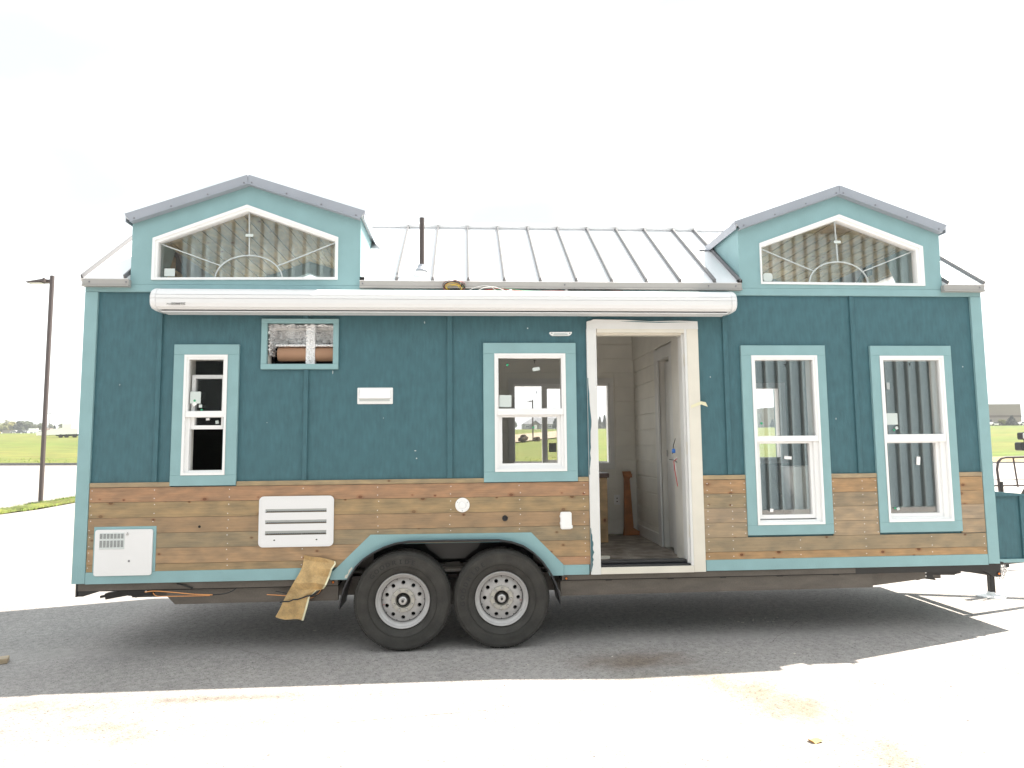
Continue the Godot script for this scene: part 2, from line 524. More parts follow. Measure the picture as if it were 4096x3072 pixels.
func m_tint(a: FastNoiseLite, b: FastNoiseLite, base: float, amount: float) -> ImageTexture:
	return paint_texture(256, 256, func(x, y):
		var k = base + amount * tiled(a, x, y, 256, 256, 1.5, 1.5) + amount * 0.4 * tiled(b, x, y, 256, 256)
		return Color(k, k, k))

# ---------------------------------------------------------------- the house
func build_house():
	house = thing("tiny_house", "teal and wood tiny house on a twin-axle trailer with two gabled dormers", "tiny house")
	house_shell()
	house_cladding()
	paint_specks()
	house_roof()
	house_dormers()
	house_awning()
	house_windows()
	house_door()
	house_fittings()
	house_wheels()
	house_undercarriage()
	house_interior()

func house_shell():
	var holes = [[0.80, 1.066, 1.38, 2.25], [1.39, 1.904, 2.21, 2.533], [3.20, 3.725, 1.375, 2.265], [4.0, 4.757, 0.58, 2.49], [5.32, 5.82, 0.93, 2.245], [6.42, 6.915, 0.935, 2.24], [1.96, 3.70, 0.5, 0.80]]
	var b := MB.new()
	b.sheet(0.02, 7.30, 0.56, 2.85, -0.04, -0.02, holes)
	obj("siding", b, M.teal, house)
	b = MB.new()
	b.sheet(0.02, 7.30, 0.56, 2.85, -0.14, -0.041, holes)
	obj("wall", b, M.shiplap, house, "white inner wall of the front side")
	# back wall, with its long sliding window and a second window to the right
	b = MB.new()
	var back_holes = [[3.47, 4.54, 1.345, 2.235], [5.88, 6.50, 1.38, 2.19]]
	b.sheet(0.02, 7.30, 0.56, 2.85, BACK, -2.06, back_holes)
	obj("back_wall", b, M.shiplap, house)
	b = MB.new()
	b.sheet(0.02, 7.30, 0.56, 2.85, BACK - 0.02, BACK - 0.001, back_holes)
	obj("siding", b, M.teal, house)
	# end walls with their gables
	for s in [0, 1]:
		b = MB.new()
		var x = 0.02 if s == 0 else 7.20
		var g = V2([BACK, 0.56, -0.021, 0.56, -0.021, 2.87, -1.1, 3.66, BACK, 2.87])
		b.xf = Transform3D(Basis(Vector3(0, 0, -1), Vector3.UP, Vector3(1, 0, 0)), Vector3(x, 0, 0))
		var gg := PackedVector2Array()
		for p in g: gg.append(Vector2(-p.x, p.y))
		if s == 0:
			b.prism(gg, 0.0, 0.10)
		else:
			# opening for the small loft window
			b.sheet(0.021, -BACK, 0.56, 2.87, 0.0, 0.10, [[0.85, 1.42, 2.72, 2.87]])
			b.prism(V2([0.021, 2.87, 0.85, 2.87, 0.85, 3.24, 0.90, 3.24, 0.90, 3.515, 0.021, 2.872]), 0.0, 0.10)
			b.prism(V2([0.90, 3.24, 1.42, 3.24, 1.42, 2.87, 2.2, 2.87, 1.1, 3.66, 0.90, 3.515]), 0.0, 0.10)
		obj("end_wall", b, M.teal, house)
	# corner boards, top and bottom trim
	var t := MB.new(); t.cbox(Vector3(0, 0.552, -0.04), Vector3(0.096, 2.776, 0)); obj("corner_board", t, M.trim, house)
	t = MB.new(); t.cbox(Vector3(7.224, 0.552, -0.04), Vector3(7.32, 2.776, 0)); obj("corner_board", t, M.trim, house)
	t = MB.new(); t.cbox(Vector3(-0.018, 0.552, BACK), Vector3(0.019, 2.776, -0.041)); obj("corner_board", t, M.trim, house)
	t = MB.new(); t.cbox(Vector3(7.301, 0.552, -0.30), Vector3(7.322, 2.776, -0.041)); obj("corner_board", t, M.trim, house)
	t = MB.new(); t.cbox(Vector3(0, 2.778, -0.04), Vector3(7.32, 2.838, 0)); obj("top_trim", t, M.trim, house)
	t = MB.new(); t.cbox(Vector3(2.111, 2.839, -0.04), Vector3(5.219, 2.875, 0)); obj("top_trim", t, M.trim, house)
	t = MB.new(); t.cbox(Vector3(0, 2.839, -0.04), Vector3(0.334, 2.87, 0)); obj("top_trim", t, M.trim, house)
	t = MB.new(); t.cbox(Vector3(6.982, 2.839, -0.04), Vector3(7.32, 2.87, 0)); obj("top_trim", t, M.trim, house)
	t = MB.new(); t.cbox(Vector3(0.098, 0.548, -0.03), Vector3(1.905, 0.634, 0)); obj("bottom_trim", t, M.trim, house)
	t = MB.new(); t.cbox(Vector3(3.713, 0.538, -0.03), Vector3(3.915, 0.615, 0)); obj("bottom_trim", t, M.trim, house)
	t = MB.new(); t.cbox(Vector3(4.856, 0.544, -0.03), Vector3(7.222, 0.630, 0)); obj("bottom_trim", t, M.trim, house)
	# the notched board over the wheels
	var arch := V2([1.907, 0.606, 1.927, 0.606, 2.209, 0.877, 3.459, 0.872, 3.711, 0.618, 3.711, 0.536, 3.60, 0.536])
	var inner = [3.575, 0.60, 3.52, 0.66, 3.45, 0.725, 3.37, 0.775, 3.29, 0.803, 3.2, 0.815, 2.5, 0.818, 2.40, 0.803, 2.31, 0.775, 2.21, 0.722, 2.12, 0.65, 2.07, 0.58, 2.05, 0.541, 1.907, 0.541]
	arch.append_array(V2(inner))
	t = MB.new(); t.prism(arch, -0.03, 0.0); obj("wheel_arch_trim", t, M.trim, house)
	t = MB.new(); t.prism(V2([2.015, 0.552, 2.035, 0.552, 2.05, 0.588, 2.075, 0.622, 2.07, 0.636, 2.045, 0.61, 2.04, 0.585, 2.02, 0.572]), 0.0005, 0.0012); obj("paint_chip", t, M.primer, house, "pale chipped paint at the lower end of the arch board")

func paint_specks():
	# little drips and chips left on the siding
	rng.seed = 91
	var b := MB.new()
	for q in [[1.90, 2.145, 0.006, 0.016], [2.62, 2.545, 0.006, 0.014], [0.56, 1.86, 0.005, 0.005], [3.45, 2.50, 0.010, 0.006], [1.40, 1.75, 0.004, 0.004], [2.55, 1.52, 0.012, 0.005], [2.56, 1.46, 0.010, 0.006], [2.30, 1.78, 0.005, 0.003], [4.95, 2.10, 0.005, 0.008], [6.0, 1.75, 0.004, 0.010], [7.13, 2.18, 0.006, 0.006], [0.28, 2.05, 0.004, 0.006]]:
		var p := PackedVector2Array()
		for k in 7:
			var a = TAU * k / 7.0
			p.append(Vector2(q[0] + q[2] * cos(a) * rng.randf_range(0.5, 1.1) * 0.7, q[1] + q[3] * sin(a) * rng.randf_range(0.5, 1.1)))
		b.prism(p, -0.0199, -0.0188)
	tag(obj("paint_speck", b, M.mutin, house), "", "", "", "stuff")

func plank_color(kind: String) -> Color:
	var base = {
		"red": Color(0.53, 0.325, 0.200), "brown": Color(0.485, 0.335, 0.195), "olive": Color(0.455, 0.335, 0.185), "grey": Color(0.42, 0.335, 0.22),
		"tan": Color(0.505, 0.395, 0.265), "orange": Color(0.53, 0.345, 0.185), "pale": Color(0.52, 0.41, 0.265)}[kind]
	var k = rng.randf_range(0.93, 1.07)
	return Color(base.r * k, base.g * k, base.b * k * rng.randf_range(0.95, 1.05))

func house_cladding():
	rng.seed = 17
	# battens over the joints of the sheet siding
	for x in [[0.553, 0.589, 1.303, 2.776, 0.007], [1.666, 1.706, 2.568, 2.776, 0.01], [1.677, 1.714, 1.303, 2.166, 0], [2.801, 2.843, 1.303, 2.776, 0.003], [3.941, 3.983, 2.58, 2.776, 0], [5.063, 5.101, 1.303, 2.776, 0.003], [6.160, 6.196, 1.303, 2.776, 0.003]]:
		var b := MB.new()
		b.cbox(Vector3(x[0], x[2], -0.03), Vector3(x[1], x[3], -0.003), 0.003)
		obj("batten", b, M.teal, house)
	# planks, row by row from the top; [x0, x1, y0, y1, tone]
	var P = []
	P.append_array([[0.098, 3.925, 1.153, 1.2625, "red"], [0.098, 3.925, 1.0355, 1.1515, "olive"], [0.098, 3.925, 0.919, 1.034, "brown"]])
	P.append_array([[0.098, 3.925, 0.806, 0.9175, "grey"]])
	P.append_array([[0.098, 2.16, 0.690, 0.8045, "brown"], [0.098, 2.02, 0.634, 0.6885, "olive"], [3.50, 3.925, 0.680, 0.8045, "brown"], [3.62, 3.925, 0.615, 0.6785, "red"]])
	P.append_array([[4.849, 5.208, 1.1515, 1.2625, "orange"], [4.849, 5.208, 1.0375, 1.150, "grey"], [4.849, 5.208, 0.9205, 1.036, "tan"], [4.849, 5.208, 0.803, 0.919, "tan"]])
	P.append_array([[5.922, 6.312, 1.1515, 1.2625, "orange"], [5.922, 6.312, 1.0375, 1.150, "grey"], [5.922, 6.312, 0.9205, 1.036, "tan"], [5.922, 6.312, 0.803, 0.919, "tan"]])
	P.append_array([[7.018, 7.222, 1.150, 1.2625, "orange"], [7.018, 7.222, 1.037, 1.1485, "brown"], [7.018, 7.222, 0.920, 1.0355, "tan"], [7.018, 7.222, 0.806, 0.9185, "tan"]])
	P.append_array([[4.849, 7.222, 0.690, 0.8015, "grey"], [4.849, 7.222, 0.630, 0.6885, "orange"]])
	for p in P:
		var b := MB.new()
		b.c = plank_color(p[4])
		b.uvo = Vector2(rng.randf() * 7.0, rng.randf() * 7.0)
		b.cbox(Vector3(p[0], p[2], -0.0195), Vector3(p[1], p[3], -0.0055 + rng.randf_range(-0.001, 0.001)), 0.0016)
		obj("plank", b, M.plank, house)
	for x in [[0.098, 0.69], [1.184, 3.092], [3.838, 3.925], [4.849, 5.208], [5.922, 6.312], [7.018, 7.222]]:
		var b := MB.new()
		b.c = plank_color("pale"); b.uvo = Vector2(rng.randf() * 7.0, rng.randf() * 7.0)
		b.cbox(Vector3(x[0], 1.265, -0.0195), Vector3(x[1], 1.300, -0.001), 0.003)
		obj("cap_strip", b, M.plank, house)
	# nail heads
	var nb := MB.new()
	for x in [0.115, 0.578, 1.13, 1.69, 2.264, 2.826, 3.371, 3.885]:
		for y in [1.238, 1.178, 1.128, 1.062, 1.01, 0.945, 0.895, 0.83, 0.782, 0.715, 0.665]:
			if y < 0.88 and x > 2.0 and x < 3.6: continue
			if x < 0.62 and x > 0.14 and y < 0.98: continue
			var at = Vector3(x + rng.randf_range(-0.006, 0.006), y + rng.randf_range(-0.005, 0.005), -0.006)
			nb.box(at - Vector3(0.0027, 0.0027, 0), at + Vector3(0.0027, 0.0027, 0.0018))
	for x in [4.885, 5.085, 5.192, 5.94, 6.185, 6.295]:
		for y in [1.238, 1.178, 1.128, 1.062, 1.01, 0.945, 0.895, 0.83]:
			var at = Vector3(x + rng.randf_range(-0.004, 0.004), y + rng.randf_range(-0.005, 0.005), -0.006)
			nb.box(at - Vector3(0.0027, 0.0027, 0), at + Vector3(0.0027, 0.0027, 0.0018))
	for x in [4.885, 5.085, 5.64, 6.19, 6.75, 7.2]:
		for y in [0.775, 0.715, 0.66]:
			var at = Vector3(x, y + rng.randf_range(-0.005, 0.005), -0.006)
			nb.box(at - Vector3(0.0027, 0.0027, 0), at + Vector3(0.0027, 0.0027, 0.0018))
	tag(obj("nail_head", nb, M.vinyl, house), "", "", "", "stuff")
	# a knot hole and the missing knot
	nb = MB.new(); nb.xf = Transform3D(Basis(Vector3.RIGHT, PI / 2), Vector3(0.918, 0.960, -0.0045)); nb.lathe([Vector2(0.010, 0), Vector2(0.008, 0.001), Vector2(0, 0.001)], 12)
	obj("knot_hole", nb, M.void, house)

const SEAMS := [2.402, 2.688, 2.973, 3.262, 3.554, 3.846, 4.136, 4.423, 4.704, 4.992]

func on_roof(x: float, s: float, lift := 0.0) -> Vector3:
	# a point on the front slope, s = 0 at the eave, 1 at the ridge
	var y = lerpf(2.872, 3.69, s); var z = lerpf(0.045, -1.095, s)
	return Vector3(x, y, z) + Vector3(0, 0.812, 0.584) * lift

func on_back(x: float, s: float, lift := 0.0) -> Vector3:
	var p = on_roof(x, s, lift)
	return Vector3(p.x, p.y, BACK - p.z)

func roof_sheet(b: MB, x0: float, x1: float, f: Callable, s0 := 0.0, s1 := 1.0):
	var up = (f.call(0.0, 0.5, 1.0) - f.call(0.0, 0.5, 0.0)).normalized()
	var q = [f.call(x0, s0), f.call(x1, s0), f.call(x1, s1), f.call(x0, s1)]
	var d = up * 0.028
	b.quad(q[0], q[1], q[2], q[3], up)
	b.quad(q[0] - d, q[1] - d, q[2] - d, q[3] - d, -up)
	for k in 4:
		var a = q[k]; var e = q[(k + 1) % 4]
		b.face(a, e, e - d, a - d, (a + e) / 2 - (q[0] + q[2]) / 2)

func seam_bar(b: MB, x: float, f: Callable, s0: float, s1: float):
	var r = []
	for s in [s0, s1]:
		r.append([f.call(x - 0.0085, s, 0.001), f.call(x - 0.006, s, 0.030), f.call(x + 0.006, s, 0.030), f.call(x + 0.0085, s, 0.001)])
	b.loft(r, false)

func house_roof():
	# the main roof: panels between raised seams; the dormers' valleys cut into it
	var xs = [2.111] + SEAMS + [5.219]
	for k in xs.size() - 1:
		var b := MB.new(); roof_sheet(b, xs[k] + 0.001, xs[k + 1] - 0.001, on_roof); obj("roof_panel", b, M.galvalume, house)
		b = MB.new(); roof_sheet(b, xs[k] + 0.001, xs[k + 1] - 0.001, on_back); obj("roof_panel", b, M.galvalume, house)
	for x in SEAMS + [5.205]:
		var b := MB.new(); seam_bar(b, x, on_roof, 0.0, 0.985)
		var e = on_roof(x, 0.0)
		b.prism_end(e)
		obj("roof_seam", b, M.seam_grey, house)
	for x in SEAMS:
		var b := MB.new(); seam_bar(b, x, on_back, 0.0, 0.985); obj("roof_seam", b, M.seam_grey, house)
	for x in [[-0.02, 0.334], [6.982, 7.335]]:
		for f in [on_roof, on_back]:
			var b := MB.new(); roof_sheet(b, x[0], x[1], f, 0.0, 0.999); obj("roof_panel", b, M.galvalume, house)
			b = MB.new(); seam_bar(b, x[0] + 0.018, f, 0.0, 0.985); obj("roof_seam", b, M.seam_grey, house)
			b = MB.new(); seam_bar(b, x[1] - 0.018, f, 0.0, 0.985); obj("roof_seam", b, M.seam_grey, house)
	# valley triangles that run up to the dormer ridges
	for v in [[2.111, 1.30, 0.62], [5.219, 6.02, 0.62], [0.334, 1.17, 0.62], [6.982, 6.15, 0.62]]:
		for f in [on_roof, on_back]:
			var b := MB.new()
			b.tri(f.call(v[0], v[2], -0.002), f.call(v[0], 1.0, -0.002), f.call(v[1], 1.0, -0.002), (f.call(0.0, 0.5, 1.0) - f.call(0.0, 0.5, 0.0)).normalized())
			obj("valley_panel", b, M.galvalume, house)
	# ridge cap
	var r := MB.new()
	for f in [on_roof, on_back]:
		roof_sheet(r, 1.25, 6.10, func(x, s, l := 0.0): return f.call(x, s, l + 0.041), 0.955, 1.0)
	obj("ridge_cap", r, M.galvalume, house)
	# drip edge along the eave, in three runs
	for x in [[-0.004, 0.345, 0.0], [2.112, 5.222, 0.0], [6.966, 7.325, 0.0]]:
		var b := MB.new()
		b.cbox(Vector3(x[0], 2.822, 0.001), Vector3(x[1], 2.868, 0.044), 0.003)
		b.box(Vector3(x[0], 2.812, 0.001), Vector3(x[1], 2.8215, 0.052))
		obj("drip_edge", b, M.drip_grey, house)
	r = MB.new()
	for x in [0.05, 0.325, 2.135, 3.75, 4.94, 5.17, 7.28]:
		r.xf = Transform3D(Basis(Vector3.RIGHT, PI / 2), Vector3(x, 2.845, 0.044)); r.lathe([Vector2(0.007, 0), Vector2(0.006, 0.004), Vector2(0, 0.005)], 8)
	tag(obj("screw", r, M.screw, house), "", "", "", "stuff")
	# closure pieces at the open seam ends beside the dormers
	for x in [2.113, 5.187]:
		var b := MB.new(); b.box(Vector3(x, 2.872, -0.02), Vector3(x + 0.035, 2.897, 0.052)); obj("seam_closure", b, M.void, house)
	# vent pipe with its boot
	var pipe = part("vent_pipe", house)
	var pb := MB.new(); pb.xf.origin = Vector3(2.585, 0, -0.06)
	pb.lathe([Vector2(0.050, 2.88), Vector2(0.050, 2.968), Vector2(0.044, 2.970), Vector2(0, 2.970)], 24); obj("base", pb, M.white_plastic, pipe)
	pb = MB.new(); pb.xf.origin = Vector3(2.590, 0, -0.06)
	pb.lathe([Vector2(0.049, 2.9705), Vector2(0.048, 2.982), Vector2(0.030, 3.010), Vector2(0.026, 3.028), Vector2(0.022, 3.03)], 24); obj("boot", pb, M.flashing, pipe)
	pb = MB.new(); pb.xf.origin = Vector3(2.595, 0, -0.06)
	pb.lathe([Vector2(0.020, 2.98), Vector2(0.020, 3.420), Vector2(0.016, 3.420), Vector2(0.015, 3.35), Vector2(0, 3.35)], 20); obj("stack", pb, M.bronze_paint, pipe)

func house_dormers():
	# x of both walls, ridge, eave heights and window corners of each dormer
	for D in [
		{"x0": 0.336, "x1": 2.109, "xr": 1.229, "e0": 3.375, "e1": 3.425, "r": 3.706, "label": "left dormer with a fan-light window reflecting blue sky", "w": [0.496, 2.872, 0.496, 3.207, 1.214, 3.487, 1.933, 3.230, 1.933, 2.884]},
		{"x0": 5.221, "x1": 6.980, "xr": 6.095, "e0": 3.380, "e1": 3.370, "r": 3.702, "label": "right dormer with pine boards behind its fan-light window", "w": [5.401, 2.874, 5.401, 3.220, 6.104, 3.476, 6.826, 3.207, 6.826, 2.866]}]:
		var d = part("dormer", house); d.set_meta("label", D.label)
		var x0: float = D.x0; var x1: float = D.x1; var xr: float = D.xr
		var outer = V2([x0, 2.839, x0, D.e0 - 0.03, xr, D.r - 0.03, x1, D.e1 - 0.03, x1, 2.839])
		var win = V2(D.w)
		var b := MB.new(); b.frame(outer, win, -0.05, 0.0); obj("gable_wall", b, M.trim, d)
		# unseen back gable, with a window added to brighten the loft
		b = MB.new(); b.frame(outer, win, BACK - 0.02, BACK + 0.06); obj("gable_wall", b, M.trim, d)
		b = MB.new(); b.prism(win, BACK + 0.0, BACK + 0.004); obj("added_back_pane", b, M.glass, d)
		# side walls standing on the main roof
		for s in [[x0, x0 + 0.04], [x1 - 0.04, x1]]:
			var top = D.e0 if s[0] == x0 else D.e1
			for zz in [1, -1]:
				b = MB.new()
				var pts = []
				for q in [[2.838, -0.051], [top - 0.03, -0.051], [top - 0.03, -0.72], [2.838, -0.45]]:
					pts.append(Vector2(q[0], q[1] if zz == 1 else BACK - q[1]))
				var p = []
				for x in s:
					for q in pts: p.append(Vector3(x, q.x, q.y))
				b.quad(p[0], p[1], p[2], p[3], Vector3(-1, 0, 0)); b.quad(p[4], p[5], p[6], p[7], Vector3(1, 0, 0))
				obj("side_wall", b, M.trim, d)
		# roof slopes
		for s in [-1, 1]:
			var xe = (x0 - 0.035) if s < 0 else (x1 + 0.035)
			var ye = D.e0 if s < 0 else D.e1
			var slope = Vector2(xe - xr, ye - D.r).normalized()
			var up = Vector2(-slope.y, slope.x); if up.y < 0: up = -up
			b = MB.new()
			var a0 = Vector2(xr, D.r); var a1 = Vector2(xe, ye)
			b.prism(PackedVector2Array([a0, a1, a1 - up * 0.03, a0 - up * 0.03]), BACK - 0.05, 0.046)
			obj("roof_slope", b, M.galvalume, d)
			for k in 4:
				var t = 0.16 + 0.24 * k
				b = MB.new()
				var m = a0.lerp(a1, t)
				b.prism(PackedVector2Array([m - slope * 0.012 + up * 0.001, m - slope * 0.008 + up * 0.034, m + slope * 0.008 + up * 0.034, m + slope * 0.012 + up * 0.001]), BACK - 0.04, -0.30)
				obj("roof_seam", b, M.flashing, d)
			# rake flashing on the front edge, with a kicked lower lip
			b = MB.new()
			var o0 = a0 + up * 0.012; var o1 = a1 + up * 0.012 + slope * 0.004
			var l0 = Vector2(xr, D.r - 0.058); var l1 = a1 - up * 0.058 - slope * 0.018
			b.prism(PackedVector2Array([o0, o1, l1, l0]), 0.0465, 0.053)
			b.prism(PackedVector2Array([o0, o1, o1 - up * 0.012, o0 - Vector2(0, 0.0125)]), -0.02, 0.0464)
			obj("rake_flashing", b, M.flashing, d)
			b = MB.new()
			b.prism(PackedVector2Array([l0, l1, l1 - up * 0.007, l0 - Vector2(0, 0.0075)]), 0.001, 0.058)
			obj("rake_lip", b, M.flashing, d)
			# eave flashing along the side
			b = MB.new()
			b.box(Vector3(min(xe, xe - s * 0.006), ye - 0.055, -0.74), Vector3(max(xe, xe - s * 0.006), ye + 0.012, 0.046))
			obj("eave_flashing", b, M.flashing, d)
			if xe > 2 and xe < 5.3:
				b = MB.new()
				var at = Vector3(xe, ye - 0.03, -0.66)
				var tip = at + Vector3(s * 0.115, -0.02, 0.10)
				b.tri(at, at + Vector3(0, -0.028, 0.09), tip, Vector3(0, 0.4, 1).normalized()); b.tri(at + Vector3(0, 0.03, -0.03), at, tip, Vector3(0, 1, 0.3).normalized())
				b.tri(at + Vector3(0, 0.03, -0.03), at + Vector3(0, -0.028, 0.09), tip, Vector3(0, -1, 0.2).normalized())
				obj("bent_flashing", b, M.flashing, d)
			var sb := MB.new()
			for k in 4:
				var q = l0.lerp(l1, 0.03 + 0.31 * k) + up * 0.012
				sb.xf = Transform3D(Basis(Vector3.RIGHT, PI / 2), Vector3(q.x, q.y, 0.053)); sb.lathe([Vector2(0.007, 0), Vector2(0.006, 0.004), Vector2(0, 0.005)], 8)
			tag(obj("screw", sb, M.screw, d), "", "", "", "stuff")
		var c := MB.new(); c.prism(PackedVector2Array([Vector2(xr - 0.10, D.r - 0.012), Vector2(xr, D.r + 0.022), Vector2(xr + 0.10, D.r - 0.012), Vector2(xr, D.r + 0.008)]), BACK - 0.05, -0.15)
		obj("ridge_cap", c, M.flashing, d)
		# fan-light window
		var w = part("dormer_window", house)
		var gl := PackedVector2Array()
		var mid = Vector2(xr, 3.1)
		var ins = [Vector2(0.047, 0.022), Vector2(0.047, -0.034), Vector2(0.0, -0.049), Vector2(-0.026, -0.036), Vector2(-0.026, 0.022)]
		if x0 > 3: ins = [Vector2(0.016, 0.020), Vector2(0.016, -0.034), Vector2(-0.02, -0.048), Vector2(-0.060, -0.032), Vector2(-0.060, 0.022)]
		else: ins = [Vector2(0.040, 0.020), Vector2(0.040, -0.034), Vector2(0.006, -0.049), Vector2(-0.024, -0.032), Vector2(-0.024, 0.022)]
		for k in 5: gl.append(win[k] + ins[k])
		var lip := PackedVector2Array()
		for k in 5: lip.append(win[k].lerp(gl[k], 0.55))
		var fb := MB.new(); fb.frame(win, lip, -0.06, 0.012); obj("frame", fb, M.vinyl, w)
		fb = MB.new(); fb.frame(lip, gl, -0.06, 0.004); obj("sash", fb, M.vinyl, w)
		fb = MB.new(); fb.prism(gl, -0.026, -0.022); obj("pane", fb, M.glass, w)
		fb = MB.new(); fb.prism(gl, -0.047, -0.043); obj("pane", fb, M.glass, w)
		fb = MB.new(); fb.prism(gl, -0.055, -0.051); obj("pane", fb, M.glass, w)  # extra pane added to strengthen the mirrored stripes
		# glazing bars between the panes: a half ring and three spokes
		var cx = 1.229 if x0 < 3 else 6.094
		var cy = 2.893; var R = 0.262 if x0 < 3 else 0.256
		var ry = 0.192 if x0 < 3 else 0.184
		var arc = []
		for k in 19:
			var a = PI * k / 18
			arc.append(Vector3(cx + R * cos(a), cy + ry * sin(a) * 1.0, -0.034))
		fb = MB.new(); fb.tube(arc, 0.0068, 6); obj("glazing_bar", fb, M.mutin, w)
		var top = gl[2]; var lft = gl[1]; var rgt = gl[3]
		for q in [[top, Vector2(cx, cy + ry)], [lft, Vector2(cx - R * 0.83, cy + ry * 0.55)], [rgt, Vector2(cx + R * 0.83, cy + ry * 0.55)]]:
			fb = MB.new(); fb.bar(Vector3(q[0].x, q[0].y, -0.034), Vector3(q[1].x, q[1].y, -0.034), 0.008, 0.013, Vector3(0, 0.01, 1)); obj("glazing_bar", fb, M.mutin, w)
		fb = MB.new(); fb.box(Vector3(cx - 0.03, 3.235, -0.0218), Vector3(cx + 0.03, 3.258, -0.021)); obj("sticker", fb, M.sticker, w)
		if x0 < 3:
			fb = MB.new(); fb.prism(rect(0.582, 0.662, 2.908, 2.970), -0.0218, -0.021); obj("sticker", fb, M.sticker, w)
		else:
			fb = MB.new(); fb.prism(round_rect(5.435, 5.515, 2.903, 2.972, 0.02), -0.0218, -0.021); obj("sticker", fb, M.sticker, w)

func house_awning():
	var a = part("awning", house); a.set_meta("label", "long white roll-out awning case under the eave")
	var sec = [[0.002, 2.776], [0.085, 2.781], [0.135, 2.772], [0.165, 2.752], [0.179, 2.722], [0.174, 2.7205], [0.174, 2.7175], [0.182, 2.717], [0.184, 2.692], [0.178, 2.6905], [0.178, 2.6875], [0.184, 2.687], [0.182, 2.655], [0.172, 2.628], [0.148, 2.611], [0.10, 2.606], [0.002, 2.606]]
	var b := MB.new()
	var r = []
	for x in [0.612, 5.075]:
		var ring = []
		for q in sec: ring.append(Vector3(x, q[1], q[0]))
		r.append(ring)
	b.loft(r, false); obj("case", b, M.enamel, a)
	for s in [-1, 1]:
		b = MB.new(); r = []
		var x = 0.611 if s < 0 else 5.076
		var cy = 2.705; var cz = 0.075
		for q in [[0.0, 1.03], [0.014, 1.03], [0.030, 0.99], [0.043, 0.91], [0.052, 0.78], [0.056, 0.60]]:
			var ring = []
			for p in sec:
				ring.append(Vector3(x + s * q[0], cy + (p[1] - cy) * q[1], max(0.001, cz + (p[0] - cz) * q[1])))
			r.append(ring)
		b.loft(r, true); obj("end_cap", b, M.enamel, a)
	b = MB.new(); b.box(Vector3(0.64, 2.600, 0.02), Vector3(5.045, 2.6055, 0.14)); obj("slot", b, M.void, a)
	b = MB.new(); b.cbox(Vector3(0.64, 2.592, 0.02), Vector3(5.05, 2.5995, 0.150), 0.002); obj("lead_rail", b, M.enamel, a)
	for x in [0.72, 4.98]:
		b = MB.new(); b.cbox(Vector3(x - 0.03, 2.60, -0.02), Vector3(x + 0.03, 2.70, 0.003)); obj("bracket", b, M.black_steel, a)
	# the maker's mark on the case
	b = MB.new()
	var at = Transform3D(Basis.IDENTITY, Vector3(0, 0, 0.1842))
	b.xf = at
	b.prism(V2([0.693, 2.640, 0.697, 2.640, 0.704, 2.6465, 0.711, 2.640, 0.715, 2.640, 0.704, 2.6505]), 0, 0.0004)
	b.prism(V2([0.716, 2.650, 0.7195, 2.650, 0.726, 2.6435, 0.7195, 2.637, 0.716, 2.637, 0.7225, 2.6435]), 0, 0.0004)
	obj("logo", b, M.ink, a)
	text_strip("DOMETIC", 0.0175, Vector3(0.731, 2.6375, 0.1842), a, M.ink, 0.103)

func text_arrays(word: String, high: float) -> MB:
	# lettering as flat solid letters, baseline at 0, starting at x = 0
	var t := TextMesh.new()
	var f := SystemFont.new(); f.font_names = PackedStringArray(["Droid Sans"]); f.font_weight = 700
	t.font = f; t.text = word; t.font_size = 64; t.pixel_size = high / 46.0; t.depth = 0.001
	t.horizontal_alignment = HORIZONTAL_ALIGNMENT_LEFT; t.vertical_alignment = VERTICAL_ALIGNMENT_BOTTOM
	var s = t.surface_get_arrays(0)
	var b := MB.new()
	var idx = s[Mesh.ARRAY_INDEX]
	var vs: PackedVector3Array = s[Mesh.ARRAY_VERTEX]; var ns: PackedVector3Array = s[Mesh.ARRAY_NORMAL]
	var order = idx if idx != null and idx.size() > 0 else range(vs.size())
	var lo = 1e9; var hx = -1e9; var lx = 1e9
	for p in vs: lo = min(lo, p.y); hx = max(hx, p.x); lx = min(lx, p.x)
	for k in order: b.put(vs[k] - Vector3(lx, lo, 0), ns[k], Vector2.ZERO)
	b.uvo = Vector2(hx - lx, 0)
	return b

func text_strip(word: String, high: float, at: Vector3, parent: Node, m: Material, long := 0.0) -> MeshInstance3D:
	var b = text_arrays(word, high)
	var k = 1.0 if long == 0.0 else long / b.uvo.x
	for j in b.v.size(): b.v[j] = at + Vector3(b.v[j].x * k, b.v[j].y, b.v[j].z * 0.3)
	return obj("lettering", b, m, parent)

func casing(parent: Node, x0, x1, y0, y1, ix0, ix1, iy0, iy1, z := 0.004):
	# four flat boards round an opening
	var b := MB.new(); b.cbox(Vector3(x0, iy1, -0.03), Vector3(x1, y1, z)); obj("casing_board", b, M.trim, parent)
	b = MB.new(); b.cbox(Vector3(x0, y0, -0.03), Vector3(x1, iy0, z)); obj("casing_board", b, M.trim, parent)
	b = MB.new(); b.cbox(Vector3(x0, iy0 + 0.0005, -0.03), Vector3(ix0, iy1 - 0.0005, z)); obj("casing_board", b, M.trim, parent)
	b = MB.new(); b.cbox(Vector3(ix1, iy0 + 0.0005, -0.03), Vector3(x1, iy1 - 0.0005, z)); obj("casing_board", b, M.trim, parent)

func sticker(parent: Node, x0, x1, y0, y1, z, m: Material, turn := 0.0):
	var b := MB.new()
	b.xf = Transform3D(Basis(Vector3(0, 0, 1), turn), Vector3((x0 + x1) / 2, (y0 + y1) / 2, z))
	b.prism(rect(-(x1 - x0) / 2, (x1 - x0) / 2, -(y1 - y0) / 2, (y1 - y0) / 2), 0, 0.0006)
	obj("sticker", b, m, parent)

